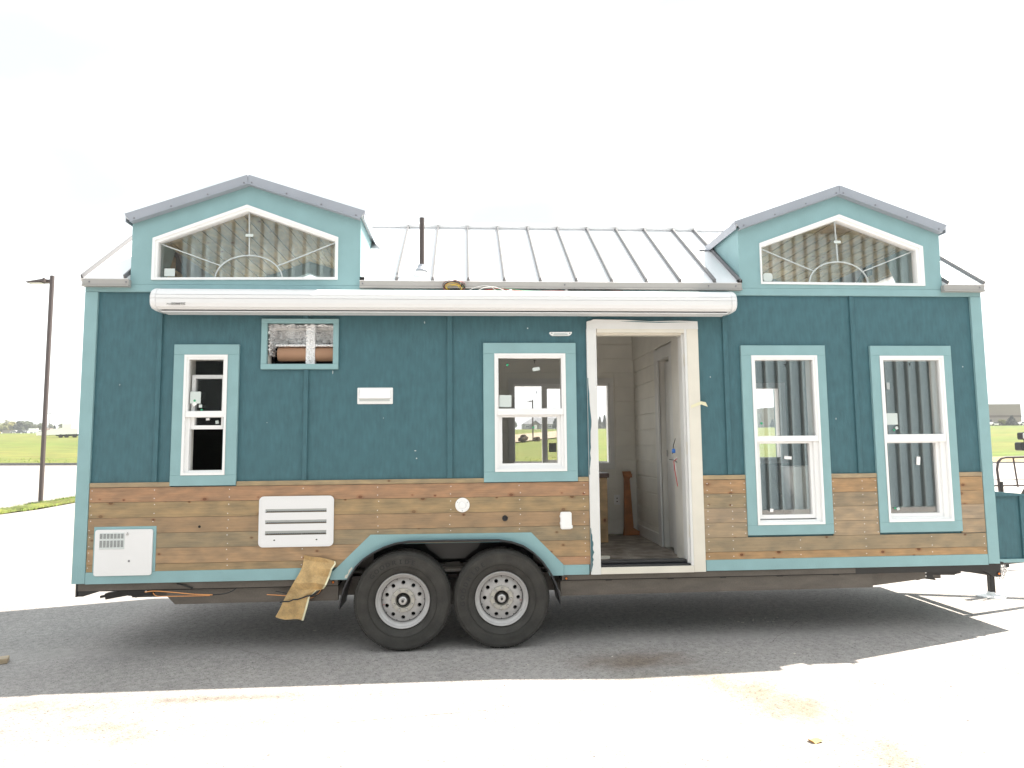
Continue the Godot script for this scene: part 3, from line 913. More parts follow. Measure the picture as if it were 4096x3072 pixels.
func dot(parent: Node, x, y, r, z, m: Material):
	var b := MB.new()
	b.xf = Transform3D(Basis(Vector3.RIGHT, PI / 2), Vector3(x, y, z)); b.lathe([Vector2(r, 0), Vector2(r, 0.0006), Vector2(0, 0.0006)], 12)
	obj("sticker", b, m, parent)

func arrow_mark(parent: Node, x, y, h, z):
	var b := MB.new(); b.xf.origin = Vector3(x, y, z)
	var w = h * 0.08
	b.prism(V2([-w, -h / 2, w, -h / 2, w, h * 0.30, h * 0.28, 0.05 * h, h * 0.36, 0.15 * h, 0, h * 0.5, -h * 0.36, 0.15 * h, -h * 0.28, 0.05 * h, -w, h * 0.30]), 0, 0.0006)
	obj("arrow_mark", b, M.ink, parent)

func hung_window(called: String, label: String, f: Array, up: Array, rail: Array, low: Array, cs: Array, open := false) -> Node3D:
	# f: frame, up: upper pane, low: lower pane (each x0, x1, y0, y1), rail: y0, y1, cs: casing
	var w = part(called, house); w.set_meta("label", label)
	casing(w, cs[0], cs[1], cs[2], cs[3], f[0], f[1], f[2], f[3])
	var b := MB.new()
	var fo = rect(f[0] + 0.0005, f[1] - 0.0005, f[2] + 0.0005, f[3] - 0.0005)
	var fi = rect(f[0] + 0.018, f[1] - 0.018, f[2] + 0.020, f[3] - 0.018)
	b.frame(fo, fi, -0.10, 0.010); obj("frame", b, M.vinyl, w)
	# stepped inner frame round the upper light
	b = MB.new(); b.frame(rect(fi[0].x, fi[1].x, rail[1] + 0.0005, fi[2].y), rect(up[0], up[1], rail[1] + 0.001, up[3]), -0.035, 0.002); obj("sash", b, M.vinyl, w)
	b = MB.new(); b.cbox(Vector3(fi[0].x, rail[0], -0.075), Vector3(fi[1].x, rail[1], 0.005), 0.003); obj("meeting_rail", b, M.vinyl, w)
	b = MB.new(); b.box(Vector3(up[0] + 0.0005, rail[1] + 0.001, -0.020), Vector3(up[1] - 0.0005, up[3] - 0.0005, -0.016)); obj("pane", b, M.glass, w)
	b = MB.new(); b.box(Vector3(up[0] + 0.0005, rail[1] + 0.001, -0.034), Vector3(up[1] - 0.0005, up[3] - 0.0005, -0.030)); obj("pane", b, M.glass, w)
	b = MB.new(); b.box(Vector3(up[0] + 0.0005, rail[1] + 0.001, -0.0275), Vector3(up[1] - 0.0005, up[3] - 0.0005, -0.0235)); obj("pane", b, M.glass, w)  # third pane, added only for brighter reflections
	# lower sash sits further in; side tracks
	for x in [[fi[0].x, low[0] - 0.028], [low[1] + 0.028, fi[1].x]]:
		b = MB.new(); b.cbox(Vector3(x[0], fi[0].y, -0.06), Vector3(x[1], rail[0] - 0.0005, -0.014), 0.001); obj("track", b, M.vinyl, w)
	b = MB.new(); b.box(Vector3(fi[0].x, fi[0].y, -0.10), Vector3(fi[1].x, fi[0].y + 0.016, -0.013)); obj("sill_step", b, M.vinyl, w)
	var dy = 0.0
	if open: dy = low[4]
	b = MB.new(); b.frame(rect(low[0] - 0.0275, low[1] + 0.0275, low[2] - 0.030 + dy, rail[0] + dy - 0.001), rect(low[0], low[1], low[2] + dy, low[3] + dy), -0.070, -0.032); obj("sash", b, M.vinyl, w)
	for z in [-0.052, -0.059, -0.066]:  # one of the three panes is added to boost the mirroring
		b = MB.new(); b.box(Vector3(low[0], low[2] + dy, z), Vector3(low[1], low[3] + dy, z + 0.004)); obj("pane", b, M.glass, w)
	return w

func house_windows():
	# bathroom window, lower sash pushed up
	var w = hung_window("bathroom_window", "narrow white window with its lower sash raised", [0.769, 1.097, 1.350, 2.282], [0.802, 1.064, 1.84, 2.245], [1.795, 1.842], [0.845, 1.047, 1.40, 1.765, 0.0], [0.688, 1.181, 1.2705, 2.363], true)
	# the raised sash shows through the upper light; rebuild the lower sash higher
	for k in w.get_children():
		if str(k.name).begins_with("sash_001"): k.position.y = 0.333
		if str(k.name) in ["pane_003", "pane_004", "pane_005"]: k.position.y = 0.333
	sticker(w, 0.813, 0.893, 1.902, 1.995, -0.0158, M.sticker); dot(w, 0.848, 1.925, 0.009, -0.0152, M.green_dot)
	sticker(w, 0.833, 0.862, 1.885, 1.910, -0.0145, M.vinyl, 0.7); sticker(w, 0.881, 0.905, 1.870, 1.894, -0.0158, M.sticker); dot(w, 0.903, 1.851, 0.009, -0.0152, M.green_dot)
	sticker(w, 0.926, 0.953, 1.772, 1.790, -0.0475, M.vinyl, 0.1); sticker(w, 0.999, 1.023, 1.745, 1.770, -0.0475, M.sticker, 0.2)
	# kitchen window
	w = hung_window("kitchen_window", "square white window beside the doorway", [3.177, 3.751, 1.348, 2.291], [3.209, 3.717, 1.847, 2.255], [1.797, 1.847], [3.238, 3.682, 1.412, 1.780], [3.089, 3.836, 1.2675, 2.377])
	sticker(w, 3.216, 3.313, 1.861, 1.957, -0.0158, M.sticker, -0.02); dot(w, 3.283, 2.200, 0.0095, -0.0155, M.green_dot)
	sticker(w, 3.487, 3.543, 2.153, 2.180, -0.0158, M.sticker, 0.12); arrow_mark(w, 3.503, 2.227, 0.032, -0.0158)
	dot(w, 3.490, 1.698, 0.008, -0.0475, M.green_dot)
	# two tall living room windows
	w = hung_window("living_room_window", "tall white window between the doorway and the rightmost window", [5.290, 5.850, 0.897, 2.275], [5.322, 5.814, 1.615, 2.239], [1.565, 1.612], [5.345, 5.768, 0.973, 1.550], [5.207, 5.923, 0.817, 2.358])
	arrow_mark(w, 5.587, 2.195, 0.028, -0.0158); sticker(w, 5.557, 5.620, 1.421, 1.446, -0.0475, M.vinyl, -0.1); sticker(w, 5.418, 5.446, 0.995, 1.022, -0.0475, M.vinyl, -0.1); dot(w, 5.364, 1.716, 0.010, -0.0155, M.green_dot)
	w = hung_window("living_room_window", "rightmost tall white window reflecting ribbed metal", [6.389, 6.945, 0.903, 2.271], [6.422, 6.908, 1.618, 2.235], [1.553, 1.616], [6.434, 6.855, 0.968, 1.545], [6.313, 7.0175, 0.8195, 2.355])
	arrow_mark(w, 6.662, 2.198, 0.026, -0.0158); sticker(w, 6.428, 6.527, 1.697, 1.792, -0.0158, M.sticker); sticker(w, 6.449, 6.476, 1.990, 2.048, -0.0158, M.grey_print)
	sticker(w, 6.502, 6.526, 1.658, 1.682, -0.0158, M.sticker, 0.5); dot(w, 6.490, 1.653, 0.009, -0.0155, M.green_dot); sticker(w, 6.690, 6.722, 1.362, 1.430, -0.0475, M.vinyl, -0.1)
	sticker(w, 6.493, 6.520, 0.993, 1.016, -0.0475, M.sticker, 0.4); dot(w, 6.480, 1.010, 0.009, -0.047, M.green_dot)
	for c in [w]: pass

func house_door():
	var d = part("doorway", house); d.set_meta("label", "open doorway in a cream primed frame, without its door")
	var b := MB.new(); b.cbox(Vector3(3.927, 0.537, -0.03), Vector3(4.006, 2.492, 0.008)); obj("casing_board", b, M.white, d)
	b = MB.new(); b.cbox(Vector3(4.755, 0.540, -0.03), Vector3(4.850, 2.492, 0.008)); obj("casing_board", b, M.primer, d)
	b = MB.new(); b.prism(V2([3.929, 2.4925, 4.852, 2.4925, 4.849, 2.556, 4.70, 2.561, 4.45, 2.555, 4.25, 2.566, 3.985, 2.570, 3.965, 2.560, 3.932, 2.553]), -0.03, 0.0075); obj("casing_board", b, M.white, d)
	b = MB.new(); b.cbox(Vector3(4.0065, 0.538, -0.03), Vector3(4.7545, 0.590, 0.006)); obj("sill_board", b, M.primer, d)
	# jambs, stepped
	b = MB.new(); b.box(Vector3(3.975, 0.591, -0.16), Vector3(4.012, 2.492, -0.031)); obj("jamb", b, M.white, d)
	b = MB.new(); b.box(Vector3(4.735, 0.591, -0.031), Vector3(4.7555, 2.492, 0.004)); b.box(Vector3(4.720, 0.591, -0.095), Vector3(4.7555, 2.492, -0.0312)); b.box(Vector3(4.735, 0.591, -0.17), Vector3(4.7555, 2.492, -0.0952)); obj("jamb", b, M.white, d)
	b = MB.new(); b.box(Vector3(4.012, 2.462, -0.031), Vector3(4.735, 2.492, 0.004)); b.box(Vector3(4.012, 2.448, -0.095), Vector3(4.7199, 2.492, -0.0312)); b.box(Vector3(4.012, 2.462, -0.17), Vector3(4.735, 2.492, -0.0952)); obj("head_jamb", b, M.primer, d)
	for y in [2.24, 1.52, 0.86]:
		b = MB.new(); b.box(Vector3(4.7335, y - 0.05, -0.026), Vector3(4.736, y + 0.05, -0.004)); obj("hinge_mortise", b, M.primer, d)
	b = MB.new(); b.cbox(Vector3(4.0125, 0.591, -0.15), Vector3(4.7345, 0.606, -0.006), 0.004); b.cbox(Vector3(4.0125, 0.606, -0.14), Vector3(4.7195, 0.630, -0.055), 0.005); obj("threshold", b, M.black_plastic, d)
	# ragged brush edge of the white paint against the teal
	rng.seed = 44
	for y in [[1.318, 2.09], [0.56, 0.90]]:
		var p := PackedVector2Array()
		var k = 18
		for j in k + 1: p.append(Vector2(3.9272, lerpf(y[0], y[1], j / float(k))))
		for j in range(k, -1, -1):
			var t = j / float(k)
			p.append(Vector2(3.929 + 0.019 * sin(PI * t) * rng.randf_range(0.5, 1.2) + rng.randf_range(0, 0.005), lerpf(y[0], y[1], t)))
		b = MB.new(); b.prism(p, 0.0082, 0.0088); obj("paint_smear", b, M.teal, d)
	b = MB.new(); b.prism(V2([4.20, 2.553, 4.33, 2.549, 4.52, 2.543, 4.64, 2.546, 4.83, 2.551, 4.63, 2.552, 4.50, 2.550, 4.34, 2.556]), 0.0078, 0.0084); obj("paint_smear", b, M.teal, d)
	# strip of masking tape sticking out from the jamb
	b = MB.new()
	b.face(Vector3(4.771, 1.843, 0.0095), Vector3(4.855, 1.872, 0.012), Vector3(4.852, 1.898, 0.012), Vector3(4.771, 1.865, 0.0095), Vector3(0, 0, 1))
	b.face(Vector3(4.855, 1.872, 0.012), Vector3(4.903, 1.852, 0.028), Vector3(4.888, 1.889, 0.026), Vector3(4.852, 1.898, 0.012), Vector3(0, 0, 1))
	obj("masking_tape", b, M.tape, d)

func louvre_plate(parent: Node, x0, x1, y0, y1, r, slots: Array, z: float, m: Material):
	# a rounded plate with rectangular slots [x0, x1, y0, y1], all of one width, from top to bottom
	var b := MB.new()
	var top = slots[0][3]; var bot = slots[-1][2]
	var a := PackedVector2Array(); var c := PackedVector2Array()
	for p in round_rect(x0, x1, y0, y1, r):
		if p.y >= top: a.append(p)
		if p.y <= bot: c.append(p)
	a.append(Vector2(x0, top)); a.append(Vector2(x1, top))
	var c2 := PackedVector2Array([Vector2(x1, bot), Vector2(x0, bot)]); c2.append_array(c)
	b.prism(a, 0.0, z); b.prism(c2, 0.0, z)
	b.sheet(x0, x1, bot, top, 0.0, z, slots)
	obj("plate", b, m, parent)

func house_fittings():
	# foil-lined opening with a cardboard tube
	var n = part("vent_opening", house); n.set_meta("label", "foil-lined opening with a brown tube behind its divider")
	casing(n, 1.347, 1.945, 2.167, 2.569, 1.391, 1.903, 2.209, 2.533)
	var b := MB.new()
	rng.seed = 8
	var nx = 26; var ny = 12
	# crumpled foil on the back, the top and the left cheek
	var crumple = func(p: Callable, hint: Vector3):
		var grid = []
		for j in ny + 1:
			var row = []
			for i in nx + 1: row.append(p.call(i / float(nx), j / float(ny)) + hint * rng.randf_range(-0.011, 0.011))
			grid.append(row)
		for j in ny:
			for i in nx: b.face(grid[j][i], grid[j][i + 1], grid[j + 1][i + 1], grid[j + 1][i], hint)
	crumple.call(func(u, t): return Vector3(lerpf(1.38, 1.915, u), lerpf(2.37, 2.535, t), -0.17), Vector3(0, 0, 1))
	crumple.call(func(u, t): return Vector3(lerpf(1.38, 1.915, u), 2.526 - 0.008 * t, lerpf(-0.03, -0.17, t)), Vector3(0, -1, 0.25).normalized())
	crumple.call(func(u, t): return Vector3(1.397 + 0.02 * t, lerpf(2.28, 2.53, u), lerpf(-0.03, -0.17, t)), Vector3(1, 0, 0.25).normalized())
	obj("foil", b, M.foil, n)
	b = MB.new()
	nx = 8; ny = 26
	crumple.call(func(u, t): return Vector3(lerpf(1.677, 1.754, u), lerpf(2.208, 2.532, t), -0.045), Vector3(0, 0, 1))
	b.box(Vector3(1.68, 2.209, -0.10), Vector3(1.751, 2.532, -0.055))
	obj("foil_divider", b, M.foil, n)
	b = MB.new(); b.xf = Transform3D(Basis(Vector3(0, 0, 1), -PI / 2), Vector3(0, 2.300, -0.115)); b.lathe([Vector2(0, 1.455), Vector2(0.056, 1.455), Vector2(0.056, 1.92), Vector2(0, 1.92)], 28); obj("tube", b, M.kraft_tube, n)
	b = MB.new(); b.cbox(Vector3(1.44, 2.356, -0.14), Vector3(1.91, 2.374, -0.06), 0.003); obj("foil_ledge", b, M.foil, n)
	b = MB.new(); b.box(Vector3(1.38, 2.18, -0.30), Vector3(1.93, 2.54, -0.29)); b.box(Vector3(1.38, 2.18, -0.29), Vector3(1.93, 2.195, -0.05)); b.box(Vector3(1.912, 2.2, -0.29), Vector3(1.93, 2.53, -0.05)); b.box(Vector3(1.38, 2.2, -0.29), Vector3(1.388, 2.53, -0.05)); obj("cavity", b, M.void, n)
	# square hooded vent
	var v = part("hood_vent", house)
	b = MB.new(); b.cbox(Vector3(2.095, 1.8905, -0.03), Vector3(2.3725, 2.0205, -0.008), 0.004); obj("plate", b, M.vinyl, v)
	b = MB.new(); b.loft([[Vector3(2.108, 1.932, -0.008), Vector3(2.360, 1.932, -0.008), Vector3(2.360, 2.010, -0.008), Vector3(2.108, 2.010, -0.008)], [Vector3(2.113, 1.934, 0.016), Vector3(2.355, 1.934, 0.016), Vector3(2.352, 1.995, 0.0), Vector3(2.116, 1.995, 0.0)]], false); obj("hood", b, M.vinyl, v)
	b = MB.new(); b.box(Vector3(2.112, 1.912, -0.0085), Vector3(2.349, 1.9305, -0.0065)); obj("slot", b, M.mutin, v)
	# large louvred refrigerator vent
	v = part("louvred_vent", house); v.set_meta("label", "large white plate with three louvred slots")
	var sl = [[1.412, 1.874, 1.058, 1.085], [1.412, 1.874, 0.972, 1.001], [1.412, 1.874, 0.888, 0.920]]
	louvre_plate(v, 1.363, 1.928, 0.797, 1.182, 0.035, sl, 0.010, M.enamel)
	for s in sl:
		b = MB.new(); b.face(Vector3(s[0], s[3], 0.009), Vector3(s[1], s[3], 0.009), Vector3(s[1], s[2] + 0.006, -0.002), Vector3(s[0], s[2] + 0.006, -0.002), Vector3(0, -0.6, 1)); b.box(Vector3(s[0], s[2] + 0.006, -0.004), Vector3(s[1], s[2] + 0.0075, 0.0)); obj("louvre", b, M.grey_print, v)
		b = MB.new()
		var x = s[0] + 0.012
		while x < s[1] - 0.01:
			b.box(Vector3(x, s[2] + 0.0076, 0.0), Vector3(x + 0.009, s[2] + 0.011, 0.003)); x += 0.014
		tag(obj("grid", b, M.ink, v), "", "", "", "stuff")
	b = MB.new(); b.frame(round_rect(1.375, 1.916, 0.809, 1.170, 0.028), round_rect(1.379, 1.912, 0.813, 1.166, 0.025), 0.0095, 0.0118); obj("raised_edge", b, M.enamel, v)
	for x in [1.484, 1.802]:
		b = MB.new(); b.cbox(Vector3(x - 0.009, 0.842, 0.008), Vector3(x + 0.009, 0.860, 0.0125), 0.001); obj("latch", b, M.vinyl, v)
		b = MB.new(); b.box(Vector3(x - 0.0065, 0.8455, 0.0126), Vector3(x + 0.006, 0.855, 0.0132)); obj("latch_hole", b, M.ink, v)
	# round flange, black inlet, socket cover, porch light
	v = part("round_vent", house)
	var f = Transform3D(Basis(Vector3.RIGHT, PI / 2), Vector3(2.9195, 1.093, -0.006))
	b = MB.new(); b.xf = f; b.lathe([Vector2(0.0565, 0), Vector2(0.0565, 0.006), Vector2(0.052, 0.010), Vector2(0.036, 0.011), Vector2(0.034, 0.006), Vector2(0.026, 0.005), Vector2(0.022, 0.014), Vector2(0, 0.016)], 32); obj("flange", b, M.vinyl, v)
	for k in 3:
		var a = TAU * k / 3 + 0.5
		b = MB.new(); b.xf = Transform3D(Basis(Vector3.RIGHT, PI / 2), Vector3(2.9195 + 0.044 * cos(a), 1.093 + 0.044 * sin(a), 0.004)); b.lathe([Vector2(0.0045, 0), Vector2(0.004, 0.0015), Vector2(0, 0.002)], 8); obj("screw", b, M.grey_print, v)
	v = part("black_inlet", house)
	b = MB.new(); b.xf = Transform3D(Basis(Vector3.RIGHT, PI / 2), Vector3(3.253, 0.985, -0.006)); b.lathe([Vector2(0.0225, 0), Vector2(0.0225, 0.005), Vector2(0.017, 0.006), Vector2(0.016, 0.001), Vector2(0, 0.001)], 24); obj("ring", b, M.black_plastic, v)
	b = MB.new(); b.box(Vector3(3.2505, 0.985, -0.003), Vector3(3.2555, 1.012, 0.002)); obj("tab", b, M.black_plastic, v)
	v = part("socket_cover", house); v.set_meta("label", "white weatherproof socket cover left of the doorway")
	b = MB.new(); b.prism(round_rect(3.690, 3.778, 0.894, 1.028, 0.014), -0.006, 0.018); b.prism(round_rect(3.697, 3.771, 0.903, 1.019, 0.010), 0.018, 0.024); obj("cover", b, M.vinyl, v)
	b = MB.new(); b.cbox(Vector3(3.768, 0.900, -0.004), Vector3(3.784, 0.925, 0.020)); b.cbox(Vector3(3.6855, 0.93, 0.0), Vector3(3.691, 0.95, 0.016)); b.cbox(Vector3(3.6855, 0.985, 0.0), Vector3(3.691, 1.005, 0.016)); obj("hinge", b, M.vinyl, v)
	v = part("porch_light", house); v.set_meta("label", "small white bar light above the kitchen window")
	b = MB.new(); b.prism(V2([3.628, 2.4655, 3.806, 2.4675, 3.810, 2.460, 3.800, 2.445, 3.784, 2.4365, 3.650, 2.4355, 3.634, 2.444, 3.624, 2.458]), -0.02, 0.002); obj("body", b, M.vinyl, v)
	b = MB.new(); b.loft([[Vector3(3.656, 2.44, 0.002), Vector3(3.778, 2.44, 0.002), Vector3(3.772, 2.456, 0.002), Vector3(3.662, 2.456, 0.002)], [Vector3(3.662, 2.4415, 0.012), Vector3(3.772, 2.4415, 0.012), Vector3(3.768, 2.451, 0.008), Vector3(3.666, 2.451, 0.008)]], false); obj("lens", b, M.mutin, v)
	for x in [3.644, 3.791]:
		b = MB.new(); b.xf = Transform3D(Basis(Vector3.RIGHT, PI / 2), Vector3(x, 2.456, 0.002)); b.lathe([Vector2(0.005, 0), Vector2(0.004, 0.0015), Vector2(0, 0.0015)], 8); obj("screw", b, M.screw, v)
	# access door at the lower left
	v = part("access_door", house); v.set_meta("label", "white access door with a small grille at the lower left corner")
	b = MB.new(); b.cbox(Vector3(0.147, 0.636, -0.03), Vector3(0.602, 0.971, -0.001)); obj("backing_board", b, M.trim, v)
	b = MB.new(); b.prism(round_rect(0.162, 0.582, 0.609, 0.950, 0.018), 0.0005, 0.011); obj("door_panel", b, M.enamel, v)
	b = MB.new(); b.cbox(Vector3(0.196, 0.805, 0.0095), Vector3(0.378, 0.927, 0.0135), 0.001); obj("grille_plate", b, M.mutin, v)
	for j in 14:
		if j == 5 or j == 6: continue
		b = MB.new()
		for i in 7:
			var x = 0.199 + i * 0.0256
			b.box(Vector3(x, 0.915 - j * 0.0072, 0.0136), Vector3(x + 0.0185, 0.9185 - j * 0.0072, 0.0142))
		obj("grille_slot", b, M.ink, v)
	b = MB.new(); b.xf = Transform3D(Basis(Vector3.RIGHT, PI / 2), Vector3(0.4155, 0.7155, 0.011)); b.lathe([Vector2(0.0085, 0), Vector2(0.0075, 0.0012), Vector2(0, 0.0012)], 14); obj("keyhole", b, M.screw, v)
	b = MB.new(); b.xf = Transform3D(Basis(Vector3.RIGHT, PI / 2), Vector3(0.397, 0.914, 0.011)); b.lathe([Vector2(0.008, 0), Vector2(0.007, 0.006), Vector2(0, 0.006)], 12); obj("latch", b, M.bare_steel, v)
	b = MB.new(); b.box(Vector3(0.3975, 0.918, 0.012), Vector3(0.401, 0.931, 0.018)); obj("latch_ring", b, M.bare_steel, v)

func house_wheels():
	for wx in [2.461, 3.2215]:
		var w = part("wheel", house)
		w.position = Vector3(wx, 0.374, 0.0)
		var R = 0.374
		var turn = Transform3D(Basis(Vector3.RIGHT, PI / 2), Vector3.ZERO)   # y becomes z
		var b := MB.new(); b.xf = turn
		b.lathe([Vector2(0.200, -0.16), Vector2(0.30, -0.175), Vector2(0.355, -0.165), Vector2(0.369, -0.135), Vector2(0.372, -0.09), Vector2(0.372, -0.02), Vector2(0.369, 0.015), Vector2(0.362, 0.032), Vector2(0.350, 0.043), Vector2(0.335, 0.048), Vector2(0.332, 0.0465), Vector2(0.300, 0.052), Vector2(0.268, 0.050), Vector2(0.265, 0.048), Vector2(0.240, 0.040), Vector2(0.222, 0.028), Vector2(0.216, 0.020), Vector2(0.206, 0.012), Vector2(0.205, -0.02)], 72, true)
		obj("tyre", b, M.rubber, w)
		# tread blocks round the rim of the tyre
		b = MB.new()
		for k in 60:
			var a = TAU * k / 60
			b.xf = Transform3D(Basis(Vector3(0, 0, 1), a), Vector3.ZERO)
			b.box(Vector3(0.366, -0.0165, -0.012), Vector3(0.3735, 0.0165, 0.010)); b.box(Vector3(0.37, -0.0165, -0.075), Vector3(0.3750, 0.0165, -0.018)); b.box(Vector3(0.37, -0.0165, -0.145), Vector3(0.3745, 0.0165, -0.085))
		tag(obj("tread", b, M.rubber, w), "", "", "", "stuff")
		b = MB.new(); b.xf = turn
		for r in [0.352, 0.262]: b.lathe([Vector2(r + 0.003, 0.046 if r < 0.3 else 0.040), Vector2(r, 0.0525 if r < 0.3 else 0.0455), Vector2(r - 0.003, 0.047 if r < 0.3 else 0.0425)], 64, true)
		obj("sidewall_ring", b, M.rubber, w)
		# raised letters on the sidewall
		b = MB.new()
		var word = "GOODRIDE"
		var mid = deg_to_rad(107.0 if wx < 3 else 152.0); var step = deg_to_rad(9.4)
		for k in word.length():
			var t = text_arrays(word[k], 0.034)
			var a = mid + step * (3.5 - k)
			var fr = Transform3D(Basis(Vector3(0, 0, 1), a - PI / 2), Vector3(cos(a) * 0.285, sin(a) * 0.285, 0.0515))
			for j in t.v.size(): b.xf = fr; b.put(Vector3(t.v[j].x * 1.25 - t.uvo.x * 0.62, t.v[j].y, t.v[j].z * 1.5), t.n[j], Vector2.ZERO)
		obj("lettering", b, M.rubber_dark, w)
		# steel rim: flange, barrel, well and disc
		b = MB.new(); b.xf = turn
		b.lathe([Vector2(0.204, 0.004), Vector2(0.2085, 0.014), Vector2(0.2075, 0.024), Vector2(0.202, 0.027), Vector2(0.196, 0.023), Vector2(0.191, 0.012), Vector2(0.187, 0.006), Vector2(0.178, 0.002), Vector2(0.172, -0.008), Vector2(0.1695, -0.022), Vector2(0.1695, -0.055)], 64, true)
		obj("rim", b, M.rim_silver, w)
		# disc with ten round holes
		b = MB.new()
		var holes = 10
		var r0 = 0.164; var r1 = 0.090; var rh = 0.131; var hr = 0.0155
		var off = 0.0 if wx < 3 else PI / 10
		var Z = func(r): return lerpf(-0.020, -0.040, pow((r - r1) / (r0 - r1), 2.0))
		for k in holes:
			var a = TAU * k / holes + PI / 2 + off
			var ce = Vector2(cos(a), sin(a)) * rh
			var m = 24
			var ring = []; var edge = []
			for j in m:
				var t = TAU * j / m + a
				var p = ce + Vector2(cos(t), sin(t)) * hr
				ring.append(p)
				# the sector border in the direction t from the hole
				var dv = Vector2(cos(t), sin(t)); var s = 0.0
				var q = ce
				while s < 0.12:
					s += 0.0008
					q = ce + dv * s
					var ang = wrapf(q.angle() - a, -PI, PI)
					if q.length() > r0 or q.length() < r1 or abs(ang) > PI / holes: break
				edge.append(q)
			for j in m:
				var j2 = (j + 1) % m
				var p0 = ring[j]; var p1 = ring[j2]; var q1 = edge[j2]; var q0 = edge[j]
				b.face(Vector3(p0.x, p0.y, Z.call(p0.length())), Vector3(p1.x, p1.y, Z.call(p1.length())), Vector3(q1.x, q1.y, Z.call(q1.length())), Vector3(q0.x, q0.y, Z.call(q0.length())), Vector3(0, 0, 1))
				b.face(Vector3(p0.x, p0.y, Z.call(p0.length())), Vector3(p1.x, p1.y, Z.call(p1.length())), Vector3(p1.x, p1.y, -0.055), Vector3(p0.x, p0.y, -0.055), Vector3(ce.x - p0.x, ce.y - p0.y, 0))
		obj("disc", b, M.rim_silver, w)
		b = MB.new(); b.xf = turn; b.lathe([Vector2(0.20, -0.09), Vector2(0.20, -0.085), Vector2(0, -0.085)], 32); obj("brake_drum", b, M.void, w)
		# raised centre with eight nuts, open bore and the axle cap
		b = MB.new(); b.xf = turn; b.lathe([Vector2(0.093, -0.022), Vector2(0.0905, -0.008), Vector2(0.086, -0.002), Vector2(0.060, -0.002), Vector2(0.0565, -0.009), Vector2(0.0555, -0.075)], 40); obj("hub_plate", b, M.hub_paint, w)
		b = MB.new(); b.xf = turn; b.lathe([Vector2(0.0555, -0.055), Vector2(0.0555, -0.054), Vector2(0, -0.054)], 28); obj("bore", b, M.black_steel, w)
		b = MB.new(); b.xf = turn * Transform3D(Basis.IDENTITY, Vector3.ZERO); b.lathe([Vector2(0.034, -0.054), Vector2(0.034, 0.005), Vector2(0.031, 0.016), Vector2(0.026, 0.020), Vector2(0.020, 0.020), Vector2(0.0185, 0.024), Vector2(0.0185, 0.030), Vector2(0.011, 0.031), Vector2(0.010, 0.027), Vector2(0, 0.027)], 28); obj("axle_cap", b, M.bare_steel, w)
		b = MB.new(); b.xf = turn; b.lathe([Vector2(0.0102, 0.0272), Vector2(0.0095, 0.0278), Vector2(0, 0.0278)], 16); obj("cap_plug", b, M.black_steel, w)
		for k in 8:
			var a = TAU * k / 8 + PI / 8 + off
			b = MB.new(); b.xf = Transform3D(Basis(Vector3.RIGHT, PI / 2), Vector3(cos(a) * 0.0735, sin(a) * 0.0735, -0.002)); b.lathe([Vector2(0.0115, 0), Vector2(0.0105, 0.010), Vector2(0.008, 0.014), Vector2(0.005, 0.014), Vector2(0.0045, 0.008), Vector2(0, 0.008)], 6); obj("lug_nut", b, M.bare_steel, w)
		b = MB.new(); b.xf = Transform3D(Basis(Vector3(0, 0, 1), PI + 0.22 if wx < 3 else -0.16), Vector3(0, 0, -0.033)); b.box(Vector3(0.138, -0.0015, 0), Vector3(0.162, 0.0015, 0.0015)); obj("paint_mark", b, M.red_mark, w)
		b = MB.new(); var va = (PI - 0.45) if wx < 3 else -0.55
		b.tube([Vector3(cos(va) * 0.178, sin(va) * 0.178, -0.01), Vector3(cos(va) * 0.168, sin(va) * 0.168, 0.012)], 0.004, 8); obj("valve", b, M.bare_steel, w)

